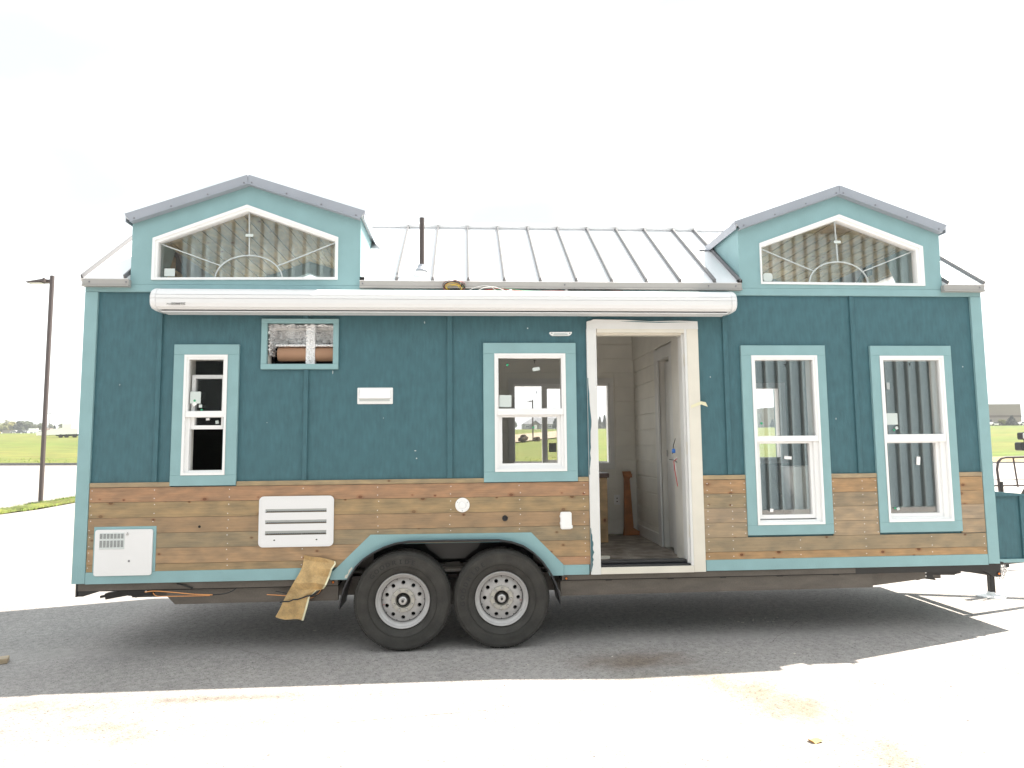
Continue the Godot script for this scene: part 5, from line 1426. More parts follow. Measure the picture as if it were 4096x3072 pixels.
func build_ground():
	# the concrete lot: one sheet, finely divided near the house so that stains can have shapes
	var n1 = noise(81, 0.9, 4); var n2 = noise(82, 0.22, 3); var n3 = noise(83, 2.6, 3)
	var xs = [-110.0, -80.0, -60.0, -40.0, -28.0, -18.0, -12.0]
	var x = -8.0
	while x < 14.01: xs.append(x); x += 0.1 if x > -3.0 and x < 9.0 else 0.4
	xs.append_array([17.0, 22.0, 30.0, 45.0, 60.0, 80.0, 110.0])
	var zs = [60.0, 40.0, 25.0, 15.0, 10.0]
	var z = 7.0
	while z > -3.0: zs.append(z); z -= 0.1 if z < 4.4 else 0.3
	while z > -13.0: zs.append(z); z -= 0.6
	zs.append_array([-13.57, -16.0, -19.0, -23.0])
	var b := MB.new()
	var pt = func(i, j) -> Vector3:
		var xx = xs[i]
		var zz = kerb_z(xx) if j == zs.size() else zs[j]
		return Vector3(xx, ground(xx, zz), zz)
	var tone = func(p: Vector3) -> Color:
		var k = 0.54 * (1.0 + 0.12 * n2.get_noise_2d(p.x, p.z) + 0.13 * n1.get_noise_2d(p.x, p.z) + 0.06 * n3.get_noise_2d(p.x, p.z))
		var c = Color(k, k * 0.968, k * 0.955)
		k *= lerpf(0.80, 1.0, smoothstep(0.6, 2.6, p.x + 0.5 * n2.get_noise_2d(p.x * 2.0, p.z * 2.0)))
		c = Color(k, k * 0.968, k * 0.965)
		if p.z > 5.0 or p.z < -4.0 or p.x < -4.0 or p.x > 10.0: return c
		var w = 0.5 + 0.9 * n1.get_noise_2d(p.x * 1.3 + 40, p.z * 1.3) + 0.4 * n3.get_noise_2d(p.x, p.z)
		# damp reddish patch and the sandy tongue that runs on from it
		var s = blob(p.x, p.z, 4.15, 0.42, 0.42, 0.20) * 1.1
		s = max(s, blob(p.x, p.z, 4.45, 0.86, 0.50, 0.20, -0.35)); s = max(s, blob(p.x, p.z, 4.82, 1.30, 0.26, 0.60, 0.30)); s = max(s, blob(p.x, p.z, 5.06, 2.05, 0.16, 0.60, 0.15)); s *= 0.6 + 0.55 * absf(n3.get_noise_2d(p.x * 2.0, p.z * 2.0) + n1.get_noise_2d(p.x * 2.5, p.z * 2.5))  * 2.0
		c = c.lerp(Color(0.33, 0.295, 0.232) if p.z > 0.62 else Color(0.30, 0.245, 0.205), clampf(s * (0.35 + w * 1.1), 0, 1) * 0.9)
		# oily streak and thin cream spots in the sun
		s = max(blob(p.x, p.z, 1.35, 0.90, 0.34, 0.055), max(blob(p.x, p.z, 1.75, 0.86, 0.35, 0.05), blob(p.x, p.z, 2.35, 0.86, 0.3, 0.04)))
		c = c.lerp(Color(0.31, 0.275, 0.25), clampf(s * (0.6 + w), 0, 1))
		s = 0.0
		for q in [[0.25, 0.93, 0.22, 0.12], [0.66, 0.98, 0.22, 0.10], [0.30, 1.38, 0.12, 0.10], [1.14, 1.45, 0.16, 0.09], [1.62, 1.28, 0.22, 0.07], [0.9, 1.30, 0.2, 0.06], [-0.1, 1.1, 0.15, 0.12]]: s = max(s, blob(p.x, p.z, q[0], q[1], q[2], q[3]))
		c = c.lerp(Color(0.33, 0.315, 0.26), clampf(s * (0.2 + w), 0, 1) * 0.85)
		# faint tyre tracks across the shade
		for q in [[3.95, 0.09], [4.06, 0.05]]:
			var dx = abs(p.x - q[0] - 0.18 * (0.4 - p.z))
			if dx < q[1] and p.z > -0.6 and p.z < 0.75: c = c.lerp(Color(0.53, 0.52, 0.51), 0.35 * (1.0 - dx / q[1]) * (0.6 + w * 0.5))
		# grime under the trailer
		return c
	for j in zs.size():
		for i in xs.size() - 1:
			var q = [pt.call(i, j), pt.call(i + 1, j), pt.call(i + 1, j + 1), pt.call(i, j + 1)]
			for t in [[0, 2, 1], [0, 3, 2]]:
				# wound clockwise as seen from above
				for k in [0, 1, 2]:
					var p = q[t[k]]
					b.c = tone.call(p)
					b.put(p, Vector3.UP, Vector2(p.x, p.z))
	tag(obj("concrete_lot", b, M.concrete), "pale concrete lot under and around the tiny house", "", "", "structure")
	# joints and hairline cracks in the slab
	b = MB.new()
	rng.seed = 55
	for q in [[6.60, -0.15, 6.64, 1.3, 0.006], [6.64, 1.3, 6.7, 4.5, 0.005], [-1.2, 0.62, -0.2, 1.55, 0.004], [2.2, 1.35, 3.3, 1.22, 0.004], [0.9, -0.4, 1.7, 0.25, 0.0035], [5.3, 0.1, 5.9, -0.6, 0.0035]]:
		var n = 16; var last = []
		for k in n + 1:
			var p = Vector2(lerpf(q[0], q[2], k / float(n)), lerpf(q[1], q[3], k / float(n))) + Vector2(rng.randf_range(-1, 1), rng.randf_range(-1, 1)) * 0.012
			var w = q[4] * rng.randf_range(0.4, 1.0) * 0.5
			var side = Vector2(q[3] - q[1], q[0] - q[2]).normalized() * w
			var now = [Vector3(p.x - side.x, 0.0012, p.y - side.y), Vector3(p.x + side.x, 0.0012, p.y + side.y)]
			if k > 0: b.face(last[0], last[1], now[1], now[0], Vector3.UP)
			last = now
	var cr = obj("crack", b, M.brown_band, get_node("concrete_lot"))
	cr.set_meta("kind", "stuff")
	# grass field beyond the kerb
	b = MB.new()
	var gx = [-420.0, -340.0, -270.0, -210.0, -160.0, -120.0, -90.0, -70.0, -52.0, -40.0, -30.0, -22.0, -14.0, -7.0, 0.0, 7.0, 14.0, 21.0, 28.0, 36.0, 46.0, 60.0, 80.0, 110.0, 150.0, 200.0, 260.0, 330.0, 420.0]
	var g1 = noise(91, 0.02, 4)
	var rows = [0.0, 1.5, 3.0, 5.0, 7.5, 10.0, 13.0, 17.0, 21.0, 26.0, 32.0, 39.0, 47.0, 56.0, 66.0, 77.0, 90.0, 106.5, 130.0, 160.0, 200.0, 250.0, 310.0, 390.0]
	var gp = func(i, j) -> Vector3:
		var zz = kerb_z(gx[i]) - 0.16 - rows[j]
		return Vector3(gx[i], ground(gx[i], zz) + 0.06, zz)
	for j in rows.size() - 1:
		for i in gx.size() - 1:
			var q = [gp.call(i, j), gp.call(i + 1, j), gp.call(i + 1, j + 1), gp.call(i, j + 1)]
			for t in [[0, 2, 1], [0, 3, 2]]:
				for k in 3:
					var p = q[t[k]]
					var v = 0.5 + 0.9 * g1.get_noise_2d(p.x * 0.5, p.z * 2.2)
					b.c = Color(0.150, 0.225, 0.034).lerp(Color(0.235, 0.235, 0.062), clampf(v, 0, 1))
					b.put(p, Vector3(0, 1, 0.04).normalized(), Vector2(p.x, p.z))
	tag(obj("grass_field", b, M.grass_ground), "mown green field rising behind the lot", "", "", "structure")
	# concrete kerb between lot and grass
	b = MB.new()
	for i in gx.size() - 1:
		var a = Vector3(gx[i], ground(gx[i], kerb_z(gx[i])), kerb_z(gx[i])); var e = Vector3(gx[i + 1], ground(gx[i + 1], kerb_z(gx[i + 1])), kerb_z(gx[i + 1]))
		if gx[i] >= 21 or gx[i] < -60: continue
		var h = Vector3(0, 0.13, 0); var back = Vector3(0, 0.0, -0.16)
		b.face(a, e, e + h, a + h, Vector3(0, 0, 1)); b.face(a + h, e + h, e + h + back, a + h + back, Vector3.UP); b.face(a + back - h, e + back - h, e + back + h, a + back + h, Vector3(0, 0, -1))
	tag(obj("kerb", b, M.kerb), "grey kerb along the far edge of the lot", "", "", "structure")
	# bare earth at the field's edge on the right
	b = MB.new()
	var dn = noise(95, 0.25, 3)
	var strip = [20.0, 24.0, 27.0, 30.0, 33.0, 36.0, 40.0, 46.0, 55.0]
	for i in strip.size() - 1:
		var f = func(k, side) -> Vector3:
			var zz = kerb_z(strip[k]) + (0.5 if side == 0 else -4.0 + 1.2 * dn.get_noise_2d(strip[k], 0.0))
			return Vector3(strip[k], ground(strip[k], zz) + 0.085, zz)
		b.face(f.call(i, 0), f.call(i + 1, 0), f.call(i + 1, 1), f.call(i, 1), Vector3.UP)
	tag(obj("dirt_strip", b, M.dirt), "strip of bare sandy earth between lot and field", "", "", "structure")
	# pale gravel road climbing through the field behind the house
	b = MB.new()
	var lo = [Vector2(-3.0, -31.0), Vector2(1.5, -42.0), Vector2(7.46, -57.1), Vector2(13.4, -72.0), Vector2(16.5, -79.0)]
	var hi = [Vector2(-9.0, -31.8), Vector2(-2.0, -58.0), Vector2(9.65, -87.3), Vector2(18.9, -112.7), Vector2(23.0, -124.0)]
	for k in lo.size() - 1:
		for s in 4:
			var a = lo[k].lerp(hi[k], s / 4.0); var e = lo[k + 1].lerp(hi[k + 1], s / 4.0); var f2 = lo[k + 1].lerp(hi[k + 1], (s + 1) / 4.0); var g = lo[k].lerp(hi[k], (s + 1) / 4.0)
			var q = []
			for p in [a, e, f2, g]: q.append(Vector3(p.x, ground(p.x, p.y) + 0.17, p.y))
			b.face(q[0], q[1], q[2], q[3], Vector3.UP)
	tag(obj("gravel_road", b, M.gravel_road), "pale gravel road crossing the field", "", "", "structure")
	# narrow grass island with the lamp post
	b = MB.new()
	var isl = V2([-8.95, -9.0, -7.95, -9.0, -8.42, -12.3, -8.15, -15.0, -7.6, -22.0, -8.2, -22.0, -8.84, -16.3, -9.16, -13.4])
	b.c = Color(0.19, 0.22, 0.055)
	var t3 = Geometry2D.triangulate_polygon(isl)
	for k in range(0, t3.size(), 3):
		var q = []
		for j in 3: q.append(Vector3(isl[t3[k + j]].x, ground(0, isl[t3[k + j]].y) + 0.02, isl[t3[k + j]].y))
		b.tri(q[0], q[1], q[2], Vector3.UP)
	tag(obj("grass_island", b, M.grass_ground), "narrow strip of grass round the lamp post", "", "", "structure")
	# blades on the island and along the kerb
	var mm := MultiMesh.new(); mm.transform_format = MultiMesh.TRANSFORM_3D; mm.use_colors = true
	var tuft := MB.new()
	rng.seed = 71
	for k in 5:
		var a = rng.randf() * TAU; var d = Vector3(cos(a), 0, sin(a)); var s = Vector3(-sin(a), 0, cos(a)) * 0.006
		var base = d * rng.randf() * 0.03; var tip = base + d * 0.03 + Vector3(0, rng.randf_range(0.05, 0.11), 0)
		tuft.tri(base - s, base + s, tip, Vector3(d.x, 0.6, d.z).normalized())
	mm.mesh = tuft.mesh(M.blade)
	var spots = []
	for k in 6000:
		var zz = rng.randf_range(-21.0, -9.5)
		var p = Vector2(-8.5 + rng.randf_range(-0.8, 0.8), zz)
		if Geometry2D.is_point_in_polygon(p, isl): spots.append(Vector3(p.x, ground(0, zz) + 0.015, zz))
	for k in 2500:
		var xx = rng.randf_range(-34.0, 20.0); var zz = kerb_z(xx) - 0.2 - pow(rng.randf(), 2.0) * 5.0
		spots.append(Vector3(xx, ground(xx, zz) + 0.05, zz))
	mm.instance_count = spots.size()
	for k in spots.size():
		var s = rng.randf_range(0.7, 1.5)
		mm.set_instance_transform(k, Transform3D(Basis(Vector3.UP, rng.randf() * TAU).scaled(Vector3.ONE * s), spots[k]))
		var g = rng.randf_range(0.7, 1.3); mm.set_instance_color(k, Color(g * rng.randf_range(0.9, 1.3), g, g * 0.8))
	var mi := MultiMeshInstance3D.new(); mi.multimesh = mm; mi.name = "grass"
	add_child(mi, true); tag(mi, "short grass blades on the island and by the kerb", "grass", "", "stuff")
	# pebbles and grit on the concrete
	var pm := MultiMesh.new(); pm.transform_format = MultiMesh.TRANSFORM_3D; pm.use_colors = true
	var peb := MB.new(); peb.lathe([Vector2(0, -0.3), Vector2(0.8, -0.1), Vector2(1.0, 0.25), Vector2(0.6, 0.6), Vector2(0, 0.7)], 7, true)
	pm.mesh = peb.mesh(M.pebble)
	pm.instance_count = 900
	for k in 900:
		var s = 0.0018 + 0.0045 * pow(rng.randf(), 5.0)
		var at = Vector3(rng.randf_range(-1.5, 8.0), 0.0, rng.randf_range(-2.0, 2.6))
		pm.set_instance_transform(k, Transform3D(Basis(Vector3.UP, rng.randf() * TAU).scaled(Vector3(s * rng.randf_range(0.8, 1.6), s * 0.7, s)), at))
		var g = rng.randf_range(0.06, 0.22) if rng.randf() < 0.93 else rng.randf_range(0.35, 0.55)
		pm.set_instance_color(k, Color(g, g * 0.96, g * 0.9))
	mi = MultiMeshInstance3D.new(); mi.multimesh = pm; mi.name = "grit"
	add_child(mi, true); tag(mi, "fine grit and pebbles scattered on the concrete", "grit", "", "stuff")

func build_tree(called: String, label: String, at: Vector2, h: float, hw: float, cone: bool, tone: Color, seed_: int, sink := 0.0, group := ""):
	var t = thing(called, label, "tree", Vector3(at.x, ground(at.x, at.y) - sink, at.y), 0.0, group)
	rng.seed = seed_
	var b := MB.new()
	b.loft([[Vector3(-0.16, 0, -0.16), Vector3(0.16, 0, -0.16), Vector3(0.16, 0, 0.16), Vector3(-0.16, 0, 0.16)], [Vector3(-0.06, h * 0.7, -0.06), Vector3(0.06, h * 0.7, -0.06), Vector3(0.06, h * 0.7, 0.06), Vector3(-0.06, h * 0.7, 0.06)]], false)
	if not cone:
		for k in 4:
			var a = rng.randf() * TAU
			b.bar(Vector3(0, h * (0.2 + 0.08 * k), 0), Vector3(cos(a) * hw * 0.7, h * (0.5 + 0.08 * k), sin(a) * hw * 0.7), 0.09, 0.09)
	obj("trunk", b, M.bark, t)
	b = MB.new()
	var lumps = []
	if not cone:
		for k in 11:
			var a = rng.randf() * TAU; var r = sqrt(rng.randf()) * hw * 0.62
			lumps.append([Vector3(cos(a) * r, h * rng.randf_range(0.28, 0.80), sin(a) * r), rng.randf_range(0.30, 0.46) * min(hw, h * 0.5), rng.randf_range(0.75, 1.25)])
		lumps.append([Vector3(0, h * 0.82, 0), hw * 0.4, 1.1])
	var leaf = clampf(h * 0.06, 0.10, 0.42)
	tone = Color(tone.r * 0.72, tone.g * 0.72, tone.b * 0.72)
	for k in 2600:
		var p: Vector3; var tn = 1.0
		if cone:
			var u = pow(rng.randf(), 1.4) * 0.95
			var a = rng.randf() * TAU
			var r = hw * (1.0 - u) * (0.75 + 0.35 * sin(u * 40.0 + a * 3.0)) * sqrt(rng.randf_range(0.25, 1.0)) + 0.05
			p = Vector3(cos(a) * r, h * (0.04 + u), sin(a) * r); tn = rng.randf_range(0.7, 1.25)
		else:
			var l = lumps[rng.randi() % lumps.size()]
			var d = Vector3(rng.randfn(), rng.randfn(), rng.randfn()).normalized()
			p = l[0] + d * l[1] * pow(rng.randf(), 0.35); p.y = clampf(p.y, 0.05 * h, h)
			tn = l[2] * rng.randf_range(0.8, 1.2)
		b.c = Color(tone.r * tn * rng.randf_range(0.92, 1.08), tone.g * tn, tone.b * tn)
		var n = (Vector3(p.x, (p.y - h * 0.4) * 0.6 + 0.3 * h, p.z).normalized() + Vector3(rng.randfn(), rng.randfn(), rng.randfn()) * 0.45).normalized()
		var s = n.cross(Vector3(rng.randfn(), rng.randfn(), rng.randfn())).normalized() * leaf * rng.randf_range(0.7, 1.3); var w = n.cross(s)
		b.tri(p - s * 0.6 - w * 0.5, p + s, p - s * 0.5 + w * 0.6, n)
	obj("crown", b, M.leaf, t)

func house_far(called: String, label: String, at: Vector2, wide: float, deep: float, wall: float, top: float, mats: Array, windows: int, hip := 0.0):
	var t = thing(called, label, "building", Vector3(at.x, ground(at.x, at.y) - 0.1, at.y))
	var b := MB.new(); b.box(Vector3(-wide / 2, 0, -deep), Vector3(wide / 2, wall, 0)); obj("wall", b, mats[0], t)
	if top > wall:
		b = MB.new()
		var e = 0.4
		var p = [Vector3(-wide / 2 - e, wall, e), Vector3(wide / 2 + e, wall, e), Vector3(wide / 2 + e, wall, -deep - e), Vector3(-wide / 2 - e, wall, -deep - e), Vector3(-wide / 2 + hip, top, -deep / 2), Vector3(wide / 2 - hip, top, -deep / 2)]
		b.face(p[0], p[1], p[5], p[4], Vector3(0, 1, 1)); b.face(p[3], p[2], p[5], p[4], Vector3(0, 1, -1)); b.face(p[0], p[4], p[4], p[3], Vector3(-1, 0.5, 0)); b.tri(p[1], p[5], p[2], Vector3(1, 0.5, 0).normalized()); b.tri(p[0], p[4], p[3], Vector3(-1, 0.5, 0).normalized())
		b.quad(p[0], p[1], p[2], p[3], Vector3.DOWN)
		obj("roof", b, mats[1], t)
	for k in windows:
		var x = -wide / 2 + wide * (k + 0.5) / windows
		b = MB.new(); b.box(Vector3(x - 0.8, wall * 0.32, 0.0), Vector3(x + 0.8, wall * 0.78, 0.06))
		var w = obj("window", b, M.truck_white, t)
		b = MB.new(); b.box(Vector3(x - 0.7, wall * 0.36, 0.06), Vector3(x - 0.04, wall * 0.74, 0.09)); b.box(Vector3(x + 0.04, wall * 0.36, 0.06), Vector3(x + 0.7, wall * 0.74, 0.09)); obj("pane", b, M.dark_glass, w)
	return t

func build_vehicle(called: String, label: String, category: String, at: Vector2, turn: float, long: float, high: float, m: Material, box_high := 0.0):
	var t = thing(called, label, category, Vector3(at.x, ground(at.x, at.y), at.y), turn)
	var b := MB.new()
	var l = long / 2
	if box_high > 0:
		b.cbox(Vector3(-l, 0.45, -1.1), Vector3(l * 0.45, box_high, 1.1), 0.04); obj("cargo_box", b, m, t)
		b = MB.new(); b.cbox(Vector3(l * 0.5, 0.4, -1.0), Vector3(l, high * 0.75, 1.0), 0.15); obj("cab", b, m, t)
		b = MB.new(); b.box(Vector3(l * 0.7, high * 0.45, -1.01), Vector3(l * 1.005, high * 0.68, 1.01)); obj("window", b, M.dark_glass, t)
	else:
		b.prism(V2([-l, 0.35, l, 0.35, l, high * 0.55, l * 0.55, high * 0.60, l * 0.25, high, -l * 0.5, high, -l * 0.8, high * 0.62, -l, high * 0.58]), -0.85, 0.85); obj("body", b, m, t)
		b = MB.new(); b.prism(V2([l * 0.46, high * 0.62, l * 0.23, high * 0.95, -l * 0.47, high * 0.95, -l * 0.70, high * 0.63]), -0.86, 0.86); obj("window", b, M.dark_glass, t)
	for x in [-l * 0.6, l * 0.62]:
		for z in [-0.9, 0.9]:
			b = MB.new(); b.xf = Transform3D(Basis(Vector3.RIGHT, PI / 2), Vector3(x, 0.34, z)); b.lathe([Vector2(0, -0.1), Vector2(0.34, -0.1), Vector2(0.34, 0.1), Vector2(0, 0.1)], 14); obj("wheel", b, M.rubber, t)

func lamp_post(label: String, at: Vector2, high: float, arm: float, w: float):
	var t = thing("lamp_post", label, "lamp post", Vector3(at.x, ground(at.x, at.y), at.y), 0.0, "lamp posts round the lot")
	var b := MB.new(); b.cbox(Vector3(-0.22, 0, -0.22), Vector3(0.22, 0.045, 0.22), 0.01); obj("base_plate", b, M.kerb, t)
	b = MB.new(); b.cbox(Vector3(-w, 0.045, -w), Vector3(w, high, w), 0.012); obj("pole", b, M.bronze_paint, t)
	b = MB.new(); b.cbox(Vector3(-w - 0.10, high - 0.20, -0.03), Vector3(-w, high - 0.12, 0.03)); obj("arm", b, M.bronze_paint, t)
	b = MB.new(); b.loft([[Vector3(-w - 0.08, high - 0.20, -0.16), Vector3(-w - 0.08, high - 0.20, 0.16), Vector3(-w - 0.08, high - 0.12, 0.16), Vector3(-w - 0.08, high - 0.12, -0.16)], [Vector3(-w - arm, high - 0.225, -0.12), Vector3(-w - arm, high - 0.225, 0.12), Vector3(-w - arm, high - 0.205, 0.12), Vector3(-w - arm, high - 0.205, -0.12)]], false); obj("lamp_head", b, M.bronze_paint, t)
	b = MB.new(); b.xf.origin = Vector3(-w - 0.19, high - 0.14, 0); b.lathe([Vector2(0.03, 0), Vector2(0.03, 0.07), Vector2(0, 0.075)], 10); obj("photocell", b, M.bronze_paint, t)
	b = MB.new(); b.box(Vector3(-w - arm * 0.9, high - 0.232, -0.09), Vector3(-w - 0.2, high - 0.226, 0.09)); obj("lens", b, M.lamp_glass, t)

func build_surroundings():
	lamp_post("brown lamp post on the grass strip left of the house", Vector2(-9.14, -15.1), 6.60, 0.62, 0.047)
	lamp_post("far lamp post seen through the kitchen window", Vector2(9.67, -62.7), 4.2, 0.55, 0.06)
	# trees along the far left edge of the field
	build_tree("round_tree", "tall yellow-green tree at the far left, left of the dark trees", Vector2(-239.7, -374.6), 7.6, 5.2, false, Color(0.27, 0.25, 0.05), 1, 0.4)
	build_tree("round_tree", "lower yellow-green tree at the very left edge", Vector2(-236.3, -364.6), 5.9, 3.9, false, Color(0.20, 0.21, 0.05), 2, 0.4)
	build_tree("round_tree", "dark green pointed tree right of the yellow-green ones", Vector2(-230.9, -369.6), 7.2, 2.9, false, Color(0.075, 0.095, 0.042), 3, 0.4)
	build_tree("round_tree", "dark green broad tree in the middle of the far left row", Vector2(-232.8, -379.6), 7.1, 3.9, false, Color(0.085, 0.105, 0.046), 4, 0.4)
	build_tree("round_tree", "low olive tree just left of the lamp post", Vector2(-220.8, -366.6), 5.4, 4.0, false, Color(0.11, 0.125, 0.05), 5, 0.5)
	build_tree("round_tree", "hazy pale green tree between the two dark trees", Vector2(-244.2, -394.6), 7.3, 4.0, false, Color(0.20, 0.22, 0.11), 6, 0.3)
	build_tree("round_tree", "pale tree hidden behind the lamp post", Vector2(-228.7, -384.6), 6.0, 2.8, false, Color(0.18, 0.20, 0.10), 7, 0.3)
	build_tree("round_tree", "pale green tree behind the white trailer", Vector2(-216.6, -384.6), 5.8, 4.2, false, Color(0.22, 0.23, 0.09), 8, 0.3)
	build_tree("round_tree", "low pale tree beside the corner of the house", Vector2(-206.4, -374.6), 4.9, 4.4, false, Color(0.18, 0.20, 0.10), 9, 0.3)
	build_tree("conifer", "small dark conifer in front of the brown building", Vector2(-204.0, -354.6), 4.0, 1.2, true, Color(0.055, 0.07, 0.05), 10)
	build_tree("round_tree", "faint grey-green tree right of the lamp post", Vector2(-229.6, -394.6), 5.5, 3.2, false, Color(0.15, 0.17, 0.11), 11, 0.3)
	# vehicles and sheds below them
	build_vehicle("box_trailer", "white box trailer parked just left of the lamp post", "trailer", Vector2(-204.4, -339.6), 0.3, 4.8, 1.9, M.truck_white, 2.3)
	build_vehicle("parked_car", "dark green parked car left of the white box trailer", "car", Vector2(-211.5, -341.0), 0.1, 4.4, 1.5, M.car_dark)
	build_vehicle("parked_car", "silver parked car beside the tan shed", "car", Vector2(-215.0, -342.0), 0.0, 4.2, 1.4, M.car_silver)
	build_vehicle("parked_car", "red parked car left of the tan shed", "car", Vector2(-225.5, -343.0), 0.0, 3.4, 1.6, M.car_red)
	build_vehicle("parked_car", "yellow machine-like car next to the red car", "car", Vector2(-223.0, -341.5), 0.4, 2.4, 1.5, M.car_yellow)
	build_vehicle("parked_car", "black parked car at the very left edge", "car", Vector2(-229.5, -342.0), 0.0, 4.4, 1.3, M.car_dark)
	house_far("tan_shed", "low tan shed under the dark trees", Vector2(-220.0, -344.0), 4.6, 3.0, 1.7, 1.7, [M.tan_block, M.tan_block], 0)
	house_far("brown_building", "low brown building behind the white trailer", Vector2(-206.7, -359.6), 13.0, 8.0, 2.0, 2.6, [M.barn_red, M.brown_wood], 4)
	# utility pole
	var t = thing("utility_pole", "thin utility pole rising right of the lamp post", "utility pole", Vector3(-200.8, ground(0, -344.6), -344.6))
	var b := MB.new(); b.lathe([Vector2(0.17, 0), Vector2(0.11, 10.5), Vector2(0, 10.5)], 10); obj("pole", b, M.bark, t)
	b = MB.new(); b.box(Vector3(-1.2, 9.6, -0.08), Vector3(1.2, 9.78, 0.08)); obj("cross_arm", b, M.bark, t)
	# the long white rig at the edge of the field
	t = thing("white_trailer", "long bright white gooseneck trailer with a taller box near the house", "trailer", Vector3(-54.6, ground(0, -96.5), -96.5), 0.1)
	b = MB.new(); b.prism(V2([-2.9, 0.35, 2.4, 0.55, 2.4, 1.35, 0.5, 1.42, -0.9, 1.25, -2.0, 0.95, -2.9, 0.85]), -1.1, 0.9); obj("body", b, M.truck_white, t)
	b = MB.new(); b.cbox(Vector3(0.35, 1.30, -1.1), Vector3(1.62, 2.05, 0.92), 0.05); obj("box", b, M.truck_white, t)
	b = MB.new(); b.box(Vector3(-0.5, 0.28, -0.9), Vector3(2.3, 0.5, 0.7)); obj("undercarriage", b, M.black_steel, t)
	for x in [0.2, 0.95, 2.0]:
		b = MB.new(); b.xf = Transform3D(Basis(Vector3.RIGHT, PI / 2), Vector3(x, 0.26, 0.8)); b.lathe([Vector2(0, -0.1), Vector2(0.27, -0.1), Vector2(0.27, 0.1), Vector2(0, 0.1)], 14); obj("wheel", b, M.rubber, t)
	# warehouse seen right of the house and through the living room window
	t = thing("warehouse", "long tan warehouse with a dark band across the field on the right", "building", Vector3(0, ground(0, -224.6), -224.6))
	b = MB.new(); b.prism(V2([105.4, -0.5, 200.2, -0.5, 200.2, 7.7, 122.0, 7.7, 105.4, 6.75]), -30.0, 0.0); obj("wall", b, M.tan_block, t)
	b = MB.new(); b.box(Vector3(103.6, -0.5, -28.0), Vector3(105.39, 5.0, -1.0)); obj("annex", b, M.grey_siding, t)
	b = MB.new(); b.box(Vector3(110.0, 3.0, 0.0), Vector3(200.2, 3.75, 0.15)); obj("band", b, M.brown_band, t)
	b = MB.new(); b.box(Vector3(114.0, 0.0, 0.0), Vector3(118.0, 2.5, 0.1)); obj("door", b, M.grey_siding, t)
	for k in 6:
		b = MB.new(); b.box(Vector3(126.0 + k * 12.0, 0.6, 0.0), Vector3(129.0 + k * 12.0, 2.2, 0.1)); obj("window", b, M.dark_glass, t)
	build_tree("shrub_tree", "yellow-green bush in front of the warehouse", Vector2(180.3, -209.6), 2.1, 2.0, false, Color(0.24, 0.25, 0.07), 21)
	build_tree("shrub_tree", "dark grey-green bush right of the yellow-green one", Vector2(181.4, -206.6), 3.4, 2.5, true, Color(0.075, 0.09, 0.085), 22)
	build_vehicle("parked_car", "white car parked by the warehouse, left of the bushes", "car", Vector2(187.0, -221.0), 0.0, 4.0, 1.3, M.truck_white)
	build_vehicle("parked_car", "dark car behind the yellow-green bush", "car", Vector2(190.5, -222.0), 0.0, 4.4, 1.4, M.car_dark)
	build_vehicle("parked_car", "white car right of the dark bush", "car", Vector2(197.5, -221.0), 0.0, 4.2, 1.3, M.truck_white)
	build_tree("conifer", "small conifer seen through the tall living room window", Vector2(90.6, -184.6), 2.4, 1.1, true, Color(0.07, 0.085, 0.075), 23)
	# seen through the doorway and the kitchen window
	build_tree("conifer", "left one of the conifers seen through the doorway", Vector2(68.4, -324.6), 6.0, 1.9, true, Color(0.075, 0.09, 0.06), 24)
	build_tree("conifer", "taller conifer at the right edge of the doorway's window", Vector2(71.8, -329.6), 6.9, 1.8, true, Color(0.065, 0.08, 0.055), 25)
	build_tree("round_tree", "grey-green tree at the right of the kitchen window", Vector2(44.0, -304.6), 5.4, 1.7, false, Color(0.12, 0.15, 0.12), 26, 0.2)
	build_tree("round_tree", "faint tree left of the grey-roofed house", Vector2(29.0, -358.0), 4.6, 2.2, false, Color(0.17, 0.21, 0.12), 27, 0.2)
	t = house_far("grey_house", "wide grey house with a grey hipped roof beyond the road", Vector2(42.0, -324.6), 22.0, 11.0, 2.6, 6.0, [M.grey_siding, M.grey_roof], 6, 5.0)
	b = MB.new(); b.prism(V2([-7.0, 0, -3.6, 0, -3.6, 2.7, -5.3, 4.0, -7.0, 2.7]), 0.0, 1.6); obj("porch", b, M.stone, t)
	b = MB.new(); b.prism(V2([-7.4, 2.5, -5.3, 4.1, -3.2, 2.5, -3.2, 2.75, -5.3, 4.4, -7.4, 2.75]), -2.0, 2.0); obj("porch_roof", b, M.grey_roof, t)
	b = MB.new(); b.box(Vector3(-5.9, 0, 1.6), Vector3(-4.7, 2.2, 1.66)); obj("door", b, M.truck_white, t)
	for s in [[8.47, -59.5, 0.75, "brown dry shrub on the near verge of the road, left"], [10.0, -62.0, 0.45, "smaller brown shrub beside the far lamp post"]]:
		build_tree("dry_shrub", s[3], Vector2(s[0], s[1]), s[2], s[2] * 0.95, false, Color(0.16, 0.125, 0.09), int(s[2] * 100))
	# the shop behind the photographer, mirrored in the panes: ribbed pale metal with a tall open bay
	t = thing("metal_shop", "ribbed pale metal workshop with a tall open bay, facing the house", "building", Vector3(0.0, 0, -0.3), deg_to_rad(-3.0))
	b = MB.new(); b.xf = Transform3D(Basis(Vector3.UP, PI), Vector3.ZERO)
	b.sheet(-40.0, 3.45, 0.0, 6.7, -10.2, -10.0, [[-7.6, 3.0, -1.0, 4.6]]); obj("wall", b, M.shop_metal, t)
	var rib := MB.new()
	var x = -2.55
